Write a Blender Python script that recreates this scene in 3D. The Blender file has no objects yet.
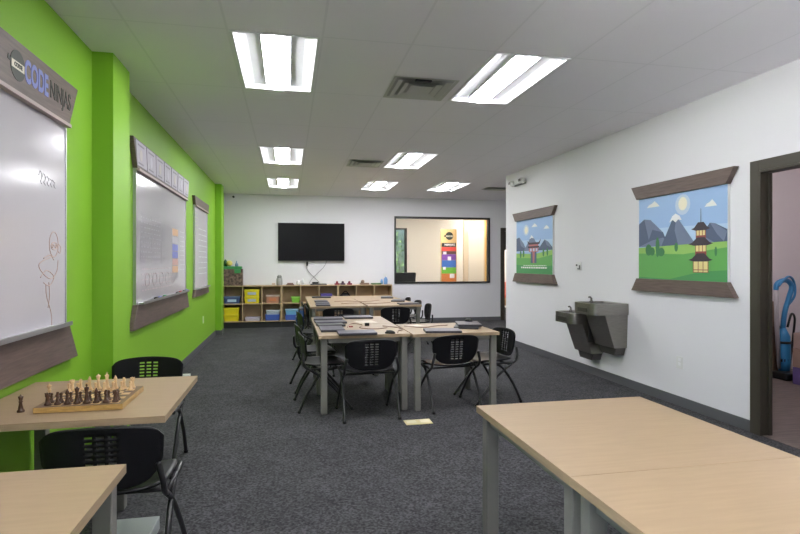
import bpy, bmesh, math, random
from mathutils import Vector, Matrix
random.seed(7)
PI = math.pi
C = bpy.context.scene.collection
XL, XR, YF, CH = -1.407, 3.79, 12.55, 2.96

# ------------------------------------------------------------------ materials
MATS = {}
def mat(name, col, rough=.5, metal=0, noise=0, nscale=20, bump=0, emit=None, estr=0, stretch=None, spec=None, detail=4):
    if name in MATS: return MATS[name]
    m = bpy.data.materials.new(name); m.use_nodes = True
    nt = m.node_tree; b = nt.nodes['Principled BSDF']
    b.inputs['Base Color'].default_value = (*col, 1); b.inputs['Roughness'].default_value = rough
    b.inputs['Metallic'].default_value = metal
    if spec is not None: b.inputs['Specular IOR Level'].default_value = spec
    if emit: b.inputs['Emission Color'].default_value = (*emit, 1); b.inputs['Emission Strength'].default_value = estr
    if noise or bump:
        tc = nt.nodes.new('ShaderNodeTexCoord'); mp = nt.nodes.new('ShaderNodeMapping')
        if stretch: mp.inputs['Scale'].default_value = stretch
        nz = nt.nodes.new('ShaderNodeTexNoise'); nz.inputs['Scale'].default_value = nscale; nz.inputs['Detail'].default_value = detail
        nt.links.new(tc.outputs['Object'], mp.inputs[0]); nt.links.new(mp.outputs[0], nz.inputs['Vector'])
        if noise:
            r = nt.nodes.new('ShaderNodeValToRGB'); e = r.color_ramp.elements
            e[0].position = .3; e[1].position = .7
            e[0].color = (*[c*(1-noise) for c in col], 1); e[1].color = (*[min(1, c*(1+noise)) for c in col], 1)
            nt.links.new(nz.outputs['Fac'], r.inputs[0]); nt.links.new(r.outputs[0], b.inputs['Base Color'])
        if bump:
            bp = nt.nodes.new('ShaderNodeBump'); bp.inputs['Strength'].default_value = bump; bp.inputs['Distance'].default_value = .003
            nt.links.new(nz.outputs['Fac'], bp.inputs['Height']); nt.links.new(bp.outputs[0], b.inputs['Normal'])
    MATS[name] = m; return m

def ceiling_mat():
    m = mat('ceiling_tile', (.90, .875, .93), .9, bump=.15, nscale=180)
    nt = m.node_tree; b = nt.nodes['Principled BSDF']
    tc = nt.nodes.new('ShaderNodeTexCoord'); sp = nt.nodes.new('ShaderNodeSeparateXYZ'); nt.links.new(tc.outputs['Object'], sp.inputs[0])
    def line(sock, off, pitch, w):
        a = nt.nodes.new('ShaderNodeMath'); a.operation = 'SUBTRACT'; a.inputs[1].default_value = off; nt.links.new(sock, a.inputs[0])
        p = nt.nodes.new('ShaderNodeMath'); p.operation = 'PINGPONG'; p.inputs[1].default_value = pitch/2; nt.links.new(a.outputs[0], p.inputs[0])
        l = nt.nodes.new('ShaderNodeMath'); l.operation = 'LESS_THAN'; l.inputs[1].default_value = w; nt.links.new(p.outputs[0], l.inputs[0]); return l.outputs[0]
    lx = line(sp.outputs[0], -.40, .6275, .008); ly = line(sp.outputs[1], 3.727, 1.222, .008)
    mx = nt.nodes.new('ShaderNodeMath'); mx.operation = 'MAXIMUM'; nt.links.new(lx, mx.inputs[0]); nt.links.new(ly, mx.inputs[1])
    mix = nt.nodes.new('ShaderNodeMix'); mix.data_type = 'RGBA'
    mix.inputs['A'].default_value = (.90, .875, .93, 1); mix.inputs['B'].default_value = (.83, .81, .86, 1)
    nt.links.new(mx.outputs[0], mix.inputs['Factor']); nt.links.new(mix.outputs['Result'], b.inputs['Base Color'])
    return m

def carpet_mat():
    m = bpy.data.materials.new('carpet'); m.use_nodes = True; nt = m.node_tree; b = nt.nodes['Principled BSDF']
    b.inputs['Roughness'].default_value = .95; b.inputs['Specular IOR Level'].default_value = .2
    tc = nt.nodes.new('ShaderNodeTexCoord')
    n1 = nt.nodes.new('ShaderNodeTexNoise'); n1.inputs['Scale'].default_value = 75; n1.inputs['Detail'].default_value = 3
    n2 = nt.nodes.new('ShaderNodeTexNoise'); n2.inputs['Scale'].default_value = 5; n2.inputs['Detail'].default_value = 5
    for n in (n1, n2): nt.links.new(tc.outputs['Object'], n.inputs['Vector'])
    r = nt.nodes.new('ShaderNodeValToRGB'); e = r.color_ramp.elements
    e[0].position = .36; e[0].color = (.026, .026, .029, 1); e[1].position = .66; e[1].color = (.090, .089, .096, 1)
    nt.links.new(n1.outputs['Fac'], r.inputs[0])
    mr = nt.nodes.new('ShaderNodeMapRange'); mr.inputs['From Min'].default_value = .3; mr.inputs['From Max'].default_value = .7
    mr.inputs['To Min'].default_value = .85; mr.inputs['To Max'].default_value = 1.15; nt.links.new(n2.outputs['Fac'], mr.inputs[0])
    hs = nt.nodes.new('ShaderNodeHueSaturation'); nt.links.new(r.outputs[0], hs.inputs['Color']); nt.links.new(mr.outputs[0], hs.inputs['Value'])
    nt.links.new(hs.outputs[0], b.inputs['Base Color'])
    bp = nt.nodes.new('ShaderNodeBump'); bp.inputs['Strength'].default_value = .5; bp.inputs['Distance'].default_value = .004
    nt.links.new(n1.outputs['Fac'], bp.inputs['Height']); nt.links.new(bp.outputs[0], b.inputs['Normal'])
    return m

def glass_mat(name='window_glass', tint=(.96, .97, .97, 1)):
    m = bpy.data.materials.new(name); m.use_nodes = True; nt = m.node_tree; nt.nodes.clear()
    o = nt.nodes.new('ShaderNodeOutputMaterial'); t = nt.nodes.new('ShaderNodeBsdfTransparent'); g = nt.nodes.new('ShaderNodeBsdfGlossy')
    t.inputs[0].default_value = tint; g.inputs['Roughness'].default_value = .02
    f = nt.nodes.new('ShaderNodeFresnel'); f.inputs[0].default_value = 1.3; x = nt.nodes.new('ShaderNodeMixShader')
    nt.links.new(f.outputs[0], x.inputs[0]); nt.links.new(t.outputs[0], x.inputs[1]); nt.links.new(g.outputs[0], x.inputs[2]); nt.links.new(x.outputs[0], o.inputs[0])
    return m

WHITE = mat('wall_white', (.74, .73, .765), .75, bump=.08, nscale=120)
GREEN = mat('wall_green', (.225, .465, .030), .5, bump=.08, nscale=120, spec=.3)
CEIL = ceiling_mat(); CARPET = carpet_mat(); GLASS = glass_mat(); GLASST = glass_mat('tinted_glass', (.34, .37, .34, 1))
BASE = mat('baseboard_grey', (.105, .105, .115), .5)
DFRAME = mat('door_frame_brown', (.050, .042, .030), .45)
BLACKF = mat('black_frame', (.02, .02, .022), .35)
BIRCH = mat('birch_laminate', (.335, .237, .143), .45, noise=.05, nscale=7, stretch=(1, 9, 9))
BIRCHE = mat('birch_edge', (.36, .265, .165), .5, noise=.08, nscale=12, stretch=(1, 1, 12))
LEG = mat('leg_grey_green', (.19, .187, .168), .4, spec=.4)
PLAS = mat('chair_plastic', (.008, .008, .010), .34, spec=.28)
TUBE = mat('chair_tube', (.018, .018, .020), .3)
WOOD = mat('trim_wood', (.135, .095, .082), .5, noise=.22, nscale=6, stretch=(5, 1, 14))
WBOARD = mat('whiteboard_enamel', (.54, .515, .545), .16)
ALU = mat('aluminium', (.5, .5, .52), .35, metal=.8)
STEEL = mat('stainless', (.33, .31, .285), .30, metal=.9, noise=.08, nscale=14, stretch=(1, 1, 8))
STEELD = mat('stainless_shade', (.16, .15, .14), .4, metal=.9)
WPL = mat('white_plastic', (.72, .72, .72), .4)
WMET = mat('white_enamel', (.80, .80, .83), .5)
BLK = mat('black_plastic', (.010, .010, .011), .4, spec=.3)
SCREEN = mat('tv_screen', (.004, .004, .005), .30, spec=.15)
LAPT = mat('laptop_grey', (.065, .060, .085), .38)
LAPD = mat('laptop_dark', (.035, .035, .042), .4)
SHELF = mat('shelf_birch', (.50, .36, .21), .5, noise=.05, nscale=9)
DARKW = mat('dark_chess_wood', (.075, .032, .014), .35)
LIGHTW = mat('light_chess_wood', (.62, .42, .22), .4)
BOARDE = mat('board_side', (.44, .27, .085), .45, noise=.2, nscale=30, stretch=(1, 1, 6))
BORDER = mat('board_border', (.16, .09, .045), .45)
BRASS = mat('brass', (.80, .68, .36), .3, metal=.5)
LENS = mat('lamp_lens', (.9, .9, .9), .5, emit=(.97, .98, 1.0), estr=12)
LENSW = mat('lobby_lens', (.9, .9, .9), .5, emit=(1.0, .93, .80), estr=17)
INK = lambda n, c: mat('ink_'+n, c, .5)
def col(n, c, r=.45): return mat('c_'+n, c, r)

# ------------------------------------------------------------------ mesh builder
class MB:
    def __init__(s): s.v = []; s.f = []; s.m = []; s.sm = []; s.M = Matrix.Identity(4)
    def at(s, loc=(0,0,0), rz=0): s.M = Matrix.Translation(loc) @ Matrix.Rotation(rz, 4, 'Z'); return s
    def add(s, vs, fs, mi=0, smooth=False):
        o = len(s.v); s.v += [tuple(s.M @ Vector(p)) for p in vs]
        for f in fs: s.f.append([o+i for i in f]); s.m.append(mi); s.sm.append(smooth)
        return s
    def box(s, x0, x1, y0, y1, z0, z1, mi=0):
        return s.add([(x0,y0,z0),(x1,y0,z0),(x1,y1,z0),(x0,y1,z0),(x0,y0,z1),(x1,y0,z1),(x1,y1,z1),(x0,y1,z1)],
            [(0,3,2,1),(4,5,6,7),(0,1,5,4),(1,2,6,5),(2,3,7,6),(3,0,4,7)], mi)
    def hexa(s, b, t, mi=0):   # two quads of points, bottom and top
        return s.add(list(b)+list(t), [(0,3,2,1),(4,5,6,7),(0,1,5,4),(1,2,6,5),(2,3,7,6),(3,0,4,7)], mi)
    def prism(s, pts, axis, a, b, mi=0):
        def P(p, c):
            return {'x': (c, p[0], p[1]), 'y': (p[0], c, p[1]), 'z': (p[0], p[1], c)}[axis]
        n = len(pts)
        return s.add([P(p, a) for p in pts]+[P(p, b) for p in pts],
            [tuple(range(n)), tuple(range(2*n-1, n-1, -1))]+[(i, n+i, n+(i+1)%n, (i+1)%n) for i in range(n)], mi)
    def poly(s, pts, mi=0): return s.add(pts, [tuple(range(len(pts)))], mi)
    def lathe(s, prof, seg=16, mi=0, c=(0,0,0)):
        vs = []; fs = []
        for r, z in prof:
            for k in range(seg): a = 2*PI*k/seg; vs.append((c[0]+r*math.cos(a), c[1]+r*math.sin(a), c[2]+z))
        n = len(prof)
        for i in range(n-1):
            for k in range(seg): k2 = (k+1)%seg; fs.append((i*seg+k, i*seg+k2, (i+1)*seg+k2, (i+1)*seg+k))
        fs.append(tuple(range(seg-1, -1, -1))); fs.append(tuple((n-1)*seg+k for k in range(seg)))
        return s.add(vs, fs, mi, True)
    def tube(s, path, r, seg=10, mi=0):
        P = [Vector(p) for p in path]; n = len(P); rr = r if isinstance(r, (list, tuple)) else [r]*n
        vs = []; fs = []; up = None
        for i in range(n):
            d = (P[min(i+1, n-1)]-P[max(i-1, 0)]).normalized()
            if up is None:
                up = Vector((0,0,1)) if abs(d.z) < .9 else Vector((1,0,0))
            a = d.cross(up)
            if a.length < 1e-4: a = d.cross(Vector((0,1,0)))
            a.normalize(); b = a.cross(d).normalized(); up = b
            for k in range(seg):
                t = 2*PI*k/seg; vs.append(tuple(P[i]+(a*math.cos(t)+b*math.sin(t))*rr[i]))
        for i in range(n-1):
            for k in range(seg): k2 = (k+1)%seg; fs.append((i*seg+k, i*seg+k2, (i+1)*seg+k2, (i+1)*seg+k))
        fs.append(tuple(range(seg-1, -1, -1))); fs.append(tuple((n-1)*seg+k for k in range(seg)))
        return s.add(vs, fs, mi, True)
    def sphere(s, c, r, mi=0, seg=12, sc=(1,1,1)):
        vs = []; fs = []; R = seg//2
        for i in range(1, R):
            t = PI*i/R
            for k in range(seg): a = 2*PI*k/seg; vs.append((c[0]+r*sc[0]*math.sin(t)*math.cos(a), c[1]+r*sc[1]*math.sin(t)*math.sin(a), c[2]-r*sc[2]*math.cos(t)))
        lo = len(vs); vs += [(c[0], c[1], c[2]-r*sc[2]), (c[0], c[1], c[2]+r*sc[2])]
        for i in range(R-2):
            for k in range(seg): k2 = (k+1)%seg; fs.append((i*seg+k, i*seg+k2, (i+1)*seg+k2, (i+1)*seg+k))
        for k in range(seg): k2 = (k+1)%seg; fs.append((lo, k2, k)); fs.append((lo+1, (R-2)*seg+k, (R-2)*seg+k2))
        return s.add(vs, fs, mi, True)
    def text(s, body, size, M, mi=0, bold=.0, extrude=.001, sx=1):
        cu = bpy.data.curves.new('t', 'FONT'); cu.body = body; cu.size = size; cu.extrude = extrude; cu.offset = bold
        cu.align_x = 'CENTER'; cu.align_y = 'CENTER'
        ob = bpy.data.objects.new('t', cu); C.objects.link(ob); bpy.context.view_layer.update()
        me = bpy.data.meshes.new_from_object(ob.evaluated_get(bpy.context.evaluated_depsgraph_get()))
        vs = [tuple(M @ Vector((v.co.x*sx, v.co.y, v.co.z))) for v in me.vertices]; fs = [tuple(p.vertices) for p in me.polygons]
        bpy.data.objects.remove(ob); bpy.data.curves.remove(cu); bpy.data.meshes.remove(me)
        return s.add(vs, fs, mi)
    def build(s, name, mats, parent=None, bevel=0, local=False, seg=2, recalc=True):
        if not isinstance(mats, (list, tuple)): mats = [mats]
        if parent is not None:
            off = Vector((0,0,0)) if local else wloc(parent)
            loc = Vector((0,0,0))
        elif local: off = Vector((0,0,0)); loc = Vector((0,0,0))
        else:
            xs = [v[0] for v in s.v]; ys = [v[1] for v in s.v]; zs = [v[2] for v in s.v]
            off = loc = Vector(((min(xs)+max(xs))/2, (min(ys)+max(ys))/2, min(zs)))
        me = bpy.data.meshes.new(name)
        me.from_pydata([tuple(Vector(v)-off) for v in s.v], [], s.f)
        for m in mats: me.materials.append(m)
        for p, mi, sm in zip(me.polygons, s.m, s.sm): p.material_index = mi; p.use_smooth = sm
        if recalc:
            bm = bmesh.new(); bm.from_mesh(me); bmesh.ops.recalc_face_normals(bm, faces=bm.faces); bm.to_mesh(me); bm.free()
        o = bpy.data.objects.new(name, me); C.objects.link(o); o.location = loc
        if parent is not None: o.parent = parent
        if bevel:
            b = o.modifiers.new('bevel', 'BEVEL'); b.width = bevel; b.segments = seg; b.limit_method = 'ANGLE'; b.angle_limit = math.radians(40)
        return o
def wloc(o):
    l = Vector(o.location)
    while o.parent: o = o.parent; l = l+Vector(o.location)
    return l
def tag(o, label, cat, group=None, kind=None):
    o['label'] = label; o['category'] = cat
    if group: o['group'] = group
    if kind: o['kind'] = kind
    return o
def thing(name, label, cat, loc=(0,0,0), rz=0, group=None):
    o = bpy.data.objects.new(name, None); C.objects.link(o); o.empty_display_size = .1
    o.location = loc; o.rotation_euler = (0, 0, rz); return tag(o, label, cat, group)
def struct(name, mb, m, parent=None, bevel=0, label=None):
    o = mb.build(name, m, parent, bevel)
    if parent is None: o['kind'] = 'structure'
    if parent is None and label: o['label'] = label
    return o
def dup(root, loc, rz=0, label=None, group=None):
    r = root.copy(); C.objects.link(r); r.location = loc; r.rotation_euler = (0, 0, rz)
    if label: r['label'] = label
    if group: r['group'] = group
    for ch in list(root.children):
        c = ch.copy(); C.objects.link(c); c.parent = r
        for g in ch.children:
            d = g.copy(); C.objects.link(d); d.parent = c
    return r
def smooth_path(pts, n=6):
    P = [Vector(p) for p in pts]; out = []
    for i in range(len(P)-1):
        p0 = P[max(i-1, 0)]; p1 = P[i]; p2 = P[i+1]; p3 = P[min(i+2, len(P)-1)]
        for k in range(n):
            t = k/n; out.append(.5*((2*p1)+(p2-p0)*t+(2*p0-5*p1+4*p2-p3)*t*t+(3*p1-p0-3*p2+p3)*t**3))
    out.append(P[-1]); return out

# ------------------------------------------------------------------ the setting
FY0, FX1 = -2.6, 7.3
struct('floor', MB().box(XL-.1, FX1, FY0-.1, 17.2, -.1, 0), CARPET)
# ceiling of cells with openings for the light troffers
TRO = [(-.39, 3.737), (1.485, 3.737), (-.39, 7.397), (1.485, 7.397), (-.405, 10.10), (1.47, 10.10), (2.857, 9.95), (-.39, .075), (1.485, .075)]
LOB = [(3.6, 13.7), (4.9, 13.0), (5.6, 15.2)]
W_, L_ = .605, 1.21
holes = [(x, x+W_, y, y+L_) for x, y in TRO+LOB]
xs = sorted({XL-.1, FX1} | {h[0] for h in holes} | {h[1] for h in holes}); ys = sorted({FY0-.1, 17.2} | {h[2] for h in holes} | {h[3] for h in holes})
mb = MB()
for i in range(len(xs)-1):
    for j in range(len(ys)-1):
        cx, cy = (xs[i]+xs[i+1])/2, (ys[j]+ys[j+1])/2
        if any(h[0] < cx < h[1] and h[2] < cy < h[3] for h in holes): continue
        mb.add([(xs[i],ys[j],CH),(xs[i+1],ys[j],CH),(xs[i+1],ys[j+1],CH),(xs[i],ys[j+1],CH)], [(0,1,2,3)])
        mb.add([(xs[i],ys[j],CH+.14),(xs[i+1],ys[j],CH+.14),(xs[i+1],ys[j+1],CH+.14),(xs[i],ys[j+1],CH+.14)], [(0,1,2,3)])
for h in holes:
    a, b, c, d = h; z0, z1 = CH, CH+.14
    mb.add([(a,c,z0),(b,c,z0),(b,d,z0),(a,d,z0),(a,c,z1),(b,c,z1),(b,d,z1),(a,d,z1)], [(0,1,5,4),(1,2,6,5),(2,3,7,6),(3,0,4,7),(4,5,6,7)])
ce = mb.build('ceiling', CEIL, local=True, recalc=False); ce['kind'] = 'structure'

gy0, gy1, gz0, gz1 = -2.4, .8, .3, 2.75  # wall opening for the added daylight window
mb = MB().box(XL-.1, XL, gy1, YF, 0, CH).box(XL-.1, XL, FY0, gy0, 0, CH).box(XL-.1, XL, gy0, gy1, 0, gz0).box(XL-.1, XL, gy0, gy1, gz1, CH).box(XL, -1.265, 4.32, 4.74, 0, CH).box(XL, -1.288, 11.08, 11.42, 0, CH)
struct('wall_left', mb, GREEN)
# right wall: segments around the storage doorway
DZ = 2.17
struct('wall_right', MB().box(XR, XR+.10, 3.74, 9.03, 0, CH).box(XR, XR+.10, 2.72, 3.74, DZ+.0, CH).box(XR, XR+.10, FY0, 2.72, 0, CH).box(XR+.10, FX1, 8.91, 9.03, 0, CH), WHITE)
struct('wall_back', MB().box(XL-.1, XR+.10, FY0-.1, FY0, 0, CH), WHITE)
g2 = MB().box(-30, XL-.15, -22, 12, -.2, -.1).build('bounce_pavement', mat('bounce_concrete', (.50, .49, .47), .9, noise=.08, nscale=2), None); g2['kind'] = 'structure'  # added ground, out of view, bounces sunlight in through the added window
w3 = struct('added_window', MB().box(XL-.08, XL-.02, gy0, gy1, gz0, gz0+.05).box(XL-.08, XL-.02, gy0, gy1, gz1-.05, gz1).box(XL-.08, XL-.02, gy0, gy0+.05, gz0+.05, gz1-.05).box(XL-.08, XL-.02, gy1-.05, gy1, gz0+.05, gz1-.05).box(XL-.08, XL-.02, -.83, -.78, gz0+.05, gz1-.05), BLACKF)  # added window behind the camera, lets daylight in to brighten the ceiling
MB().box(XL-.053, XL-.047, gy0+.05, -.83, gz0+.05, gz1-.05).build('pane', GLASS, w3); MB().box(XL-.053, XL-.047, -.78, gy1-.05, gz0+.05, gz1-.05).build('pane', GLASS, w3)
# far wall with window opening and doorway
wx0, wx1, wz0, wz1 = 2.47, 4.82, .945, 2.50
dx0, dx1, dz1 = 5.20, 6.12, 2.20
struct('wall_far', MB().box(XL-.1, wx0, YF, YF+.12, 0, CH).box(wx0, wx1, YF, YF+.12, 0, wz0).box(wx0, wx1, YF, YF+.12, wz1, CH)
       .box(wx1, dx0, YF, YF+.12, 0, CH).box(dx0, dx1, YF, YF+.12, dz1, CH).box(dx1, FX1, YF, YF+.12, 0, CH), WHITE)
struct('wall_side', MB().box(6.7, 6.8, 9.03, YF, 0, CH), WHITE)
# baseboards
B = .011; H = .095
struct('baseboard_left', MB().box(XL, XL+B, FY0, 4.32, 0, H).box(XL, XL+B, 4.74, 11.08, 0, H).box(XL, -1.265+B, 4.32-B, 4.32, 0, H).box(-1.265, -1.265+B, 4.32, 4.74, 0, H)
       .box(XL, -1.288+B, 11.08-B, 11.08, 0, H).box(-1.288, -1.288+B, 11.08, 11.42, 0, H), BASE)
struct('baseboard_right', MB().box(XR-B, XR, 3.82, 9.03, 0, H).box(XR-B, XR+.10, 9.03, 9.03+B, 0, H), BASE)
struct('baseboard_far', MB().box(2.34, 5.12, YF-B, YF, 0, H), BASE)
# doorway to the storage room
F = .085
struct('door_1', MB().box(XR-.02, XR+.10, 3.722, 3.7395, 0, DZ).box(XR-.02, XR+.0, 3.74, 3.825, 0, DZ+F).box(XR-.02, XR+.10, 2.7205, 2.738, 0, DZ).box(XR-.02, XR, 2.64, 2.72, 0, DZ+F)
       .box(XR-.02, XR+.10, 2.738, 3.722, DZ-.02, DZ-.0005).box(XR-.02, XR, 2.72, 3.74, DZ, DZ+F)
       .box(XR+.05, XR+.085, 3.708, 3.722, 0, DZ-.02), DFRAME, bevel=.003, label='dark brown door frame beside the large mural')
# far doorway
struct('door_2', MB().box(5.12, dx0, YF-.02, YF, 0, dz1+.08).box(dx0, dx1, YF-.02, YF, dz1, dz1+.08).box(dx1, dx1+.08, YF-.02, YF, 0, dz1+.08)
       .box(dx0, dx0+.03, YF, YF+.12, 0, dz1).box(dx1-.03, dx1, YF, YF+.12, 0, dz1).box(dx0+.03, dx1-.03, YF+.04, YF+.08, 1.74, dz1), DFRAME, label='dark door frame at the far end of the room')
# interior window to the lobby
t = .028
wf = MB().box(wx0-.02, wx1+.02, YF-.025, YF+.12, wz1-t, wz1+.02).box(wx0-.02, wx1+.02, YF-.025, YF+.12, wz0-.02, wz0+t-.01).box(wx0-.02, wx0+t-.01, YF-.025, YF+.12, wz0+t-.01, wz1-t).box(wx1-t+.01, wx1+.02, YF-.025, YF+.12, wz0+t-.01, wz1-t)
w1 = struct('window_1', wf, BLACKF)
MB().box(wx0+t-.01, wx1-t+.01, YF+.05, YF+.056, wz0+t-.01, wz1-t).build('pane', GLASS, w1)

# lobby beyond the window
LOBW = mat('lobby_wall', (.80, .77, .73), .8); PEACH = mat('lobby_peach', (.66, .52, .38), .8)
ox0, ox1, oz0, oz1 = 2.35, 3.62, .95, 2.50
struct('wall_lobby', MB().box(1.9, ox0, 16.5, 16.62, 0, CH).box(ox0, ox1, 16.5, 16.62, 0, oz0).box(ox0, ox1, 16.5, 16.62, oz1, CH).box(ox1, FX1, 16.5, 16.62, 0, CH).box(1.9, 2.0, YF+.12, 16.5, 0, CH), LOBW)
struct('wall_partition', MB().box(4.83, 5.62, 14.5, 14.62, 0, CH), PEACH)
struct('wall_hall', MB().box(6.75, FX1, YF+.12, 16.5, 0, CH), LOBW)
w2 = struct('window_2', MB().box(ox0, ox1, 16.47, 16.56, oz1-.05, oz1).box(ox0, ox1, 16.47, 16.56, oz0, oz0+.05).box(ox0, ox0+.05, 16.47, 16.56, oz0+.05, oz1-.05).box(ox1-.07, ox1, 16.47, 16.56, oz0+.05, oz1-.05), BLACKF)
MB().box(ox0+.05, ox1-.07, 16.51, 16.516, oz0+.05, oz1-.05).build('pane', GLASST, w2)
struct('door_3', MB().box(4.95, 5.40, 14.475, 14.497, 0, 2.30), mat('pale_door', (.70, .62, .52), .5))
struct('trim_1', MB().box(5.44, 5.62, 14.44, 14.497, 0, CH-.02), mat('honey_wood', (.62, .37, .12), .5, noise=.1, nscale=8, stretch=(8, 1, 1)))
# outside ground
gr = MB().box(-2, 10, 17.2, 30, -.2, -.1).build('ground', mat('asphalt', (.25, .26, .25), .9, noise=.2), None); gr['kind'] = 'structure'

# storage room
SR = mat('storage_wall', (.70, .64, .66), .8)
struct('wall_storage', MB().box(XR+.10, FX1, 6.0, 6.1, 0, CH).box(FX1-.1, FX1, 1.9, 6.0, 0, CH).box(XR+.10, FX1, 1.9, 2.0, 0, CH), SR)
struct('floor_storage', MB().box(XR+.001, FX1-.1, 2.0, 6.0, .0, .004), mat('vinyl_plank', (.13, .10, .09), .45, noise=.3, nscale=4, stretch=(1, 8, 1)))

# ------------------------------------------------------------------ ceiling lights
def troffer_parts(t, lens):
    a, b, c, d = 0, W_, 0, L_
    e = .0007
    f = .022
    MB().box(a+e, b-e, c+e, c+f, CH-.006, CH+.004).box(a+e, b-e, d-f, d-e, CH-.006, CH+.004).box(a+e, a+f, c+f, d-f, CH-.006, CH+.004).box(b-f, b-e, c+f, d-f, CH-.006, CH+.004).build('frame', WMET, t, local=True)
    # curved side reflectors and end plates
    prof = [(f, .001), (f+.03, .022), (f+.08, .036), (.200, .040)]
    mb = MB()
    for s in (0, 1):
        pts = [((p[0] if s == 0 else W_-p[0]), p[1]) for p in prof]
        for i in range(3):
            (x0, z0), (x1, z1) = pts[i], pts[i+1]
            mb.add([(x0, c+f, CH+z0), (x1, c+f, CH+z1), (x1, d-f, CH+z1), (x0, d-f, CH+z0)], [(0,1,2,3)], 0, True)
        mb.box(.198 if s == 0 else W_-.202, .202 if s == 0 else W_-.198, c+f, d-f, CH+.022, CH+.041)
    mb.box(.203, W_-.203, c+f, d-f, CH+.044, CH+.047)
    mb.add([(f, c+f, CH), (W_-f, c+f, CH), (W_-f, c+f+.012, CH+.045), (f, c+f+.012, CH+.045)], [(0,1,2,3)]).add([(f, d-f, CH), (W_-f, d-f, CH), (W_-f, d-f-.012, CH+.045), (f, d-f-.012, CH+.045)], [(0,1,2,3)])
    mb.build('reflector', WMET, t, local=True)
    mb = MB(); n = 8; x0, x1 = .2035, W_-.2035
    vs = []
    for k in range(n+1):
        q = k/n; vs += [(x0+(x1-x0)*q, c+f+.013, CH+.036-.050*math.sin(PI*q)**.7), (x0+(x1-x0)*q, d-f-.013, CH+.036-.050*math.sin(PI*q)**.7)]
    mb.add(vs, [(2*k, 2*k+2, 2*k+3, 2*k+1) for k in range(n)], 0, True)
    mb.build('lens', lens, t, local=True, recalc=False)
where = ['nearest light on the left, above the green wall side', 'nearest light on the right, beside the square air vent', 'second light from the camera in the left row', 'second light from the camera in the right row',
         'farthest light of the left row, above the television', 'farthest small light of the middle row before the window', 'far light at the right, above the interior window', 'light overhead behind the camera on the left', 'light overhead behind the camera on the right']
first = None
for i, (x, y) in enumerate(TRO):
    lab = 'white recessed ceiling troffer, ' + where[i]
    if first is None:
        first = thing('ceiling_light', lab, 'ceiling light', (x, y, 0), group='recessed ceiling lights'); troffer_parts(first, LENS)
        first.location = (x, y, 0)
    else: dup(first, (x, y, 0), 0, lab)
wl = ['near the lobby window', 'just behind the interior window', 'deep in the lobby']
lf = None
for i, (x, y) in enumerate(LOB):
    if lf is None: lf = thing('lobby_light', 'warm recessed light in the lobby ceiling, '+wl[i], 'ceiling light', (x, y, 0), group='lobby ceiling lights'); troffer_parts(lf, LENSW)
    else: dup(lf, (x, y, 0), 0, 'warm recessed light in the lobby ceiling, '+wl[i])
# storage room lamp
sl = thing('storage_lamp', 'flush ceiling lamp inside the storage room', 'ceiling light', (5.2, 4.6, CH-.06))
MB().box(4.9, 5.5, 4.5, 4.7, CH-.02, CH-.001).build('housing', WMET, sl)
MB().box(4.92, 5.48, 4.52, 4.68, CH-.06, CH-.021).build('diffuser', mat('storage_lens', (.9,.9,.9), .5, emit=(1, .93, .92), estr=16), sl)

# air vents: four-way louvred diffusers
def vent(x0, y0, w, d, lab, spot=False):
    v = thing('ceiling_vent', lab, 'air vent', (x0+w/2, y0+d/2, CH-.02), group='ceiling air diffusers')
    cx, cy = x0+w/2, y0+d/2
    MB().box(x0+.03, x0+w-.03, y0+.03, y0+d-.03, CH-.004, CH-.001).build('duct', mat('duct_dark', (.42, .42, .42), .8), v)
    mb = MB()
    for k, (s0, s1, z) in enumerate([(1.0, .90, .004), (.84, .68, .016), (.60, .44, .016), (.36, .04, .014)]):
        a0, b0, a1, b1 = w/2*s0, d/2*s0, w/2*s1, d/2*s1; zt = CH-z+.0; zl = CH-z+(.012 if k else .0)
        o = [(cx-a0, cy-b0, zt-.004), (cx+a0, cy-b0, zt-.004), (cx+a0, cy+b0, zt-.004), (cx-a0, cy+b0, zt-.004)]
        n = [(cx-a1, cy-b1, zl-.001), (cx+a1, cy-b1, zl-.001), (cx+a1, cy+b1, zl-.001), (cx-a1, cy+b1, zl-.001)]
        mb.add(o+n, [(0,1,5,4),(1,2,6,5),(2,3,7,6),(3,0,4,7)])
        mb.add([(p[0], p[1], p[2]-.002) for p in o+n], [(0,1,5,4),(1,2,6,5),(2,3,7,6),(3,0,4,7)])
    mb.box(cx-w*.15, cx+w*.15, cy-d*.15, cy+d*.15, CH-.012, CH-.009)
    mb.build('louvre', mat('vent_white', (.56, .56, .54), .6), v, recalc=False)
    if spot: MB().box(cx-.09, cx+.05, y0+.05, y0+.085, CH-.014, CH-.004).build('damper', BLK, v)
vent(.855, 4.36, .56, .58, 'square four-way air diffuser in the ceiling beside the nearest right light', True)
vent(.895, 8.02, .52, .56, 'square air diffuser in the ceiling between the second row of lights')
vent(3.95, 10.4, .52, .34, 'flat grey air diffuser far off in the ceiling at the right corner')

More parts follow.
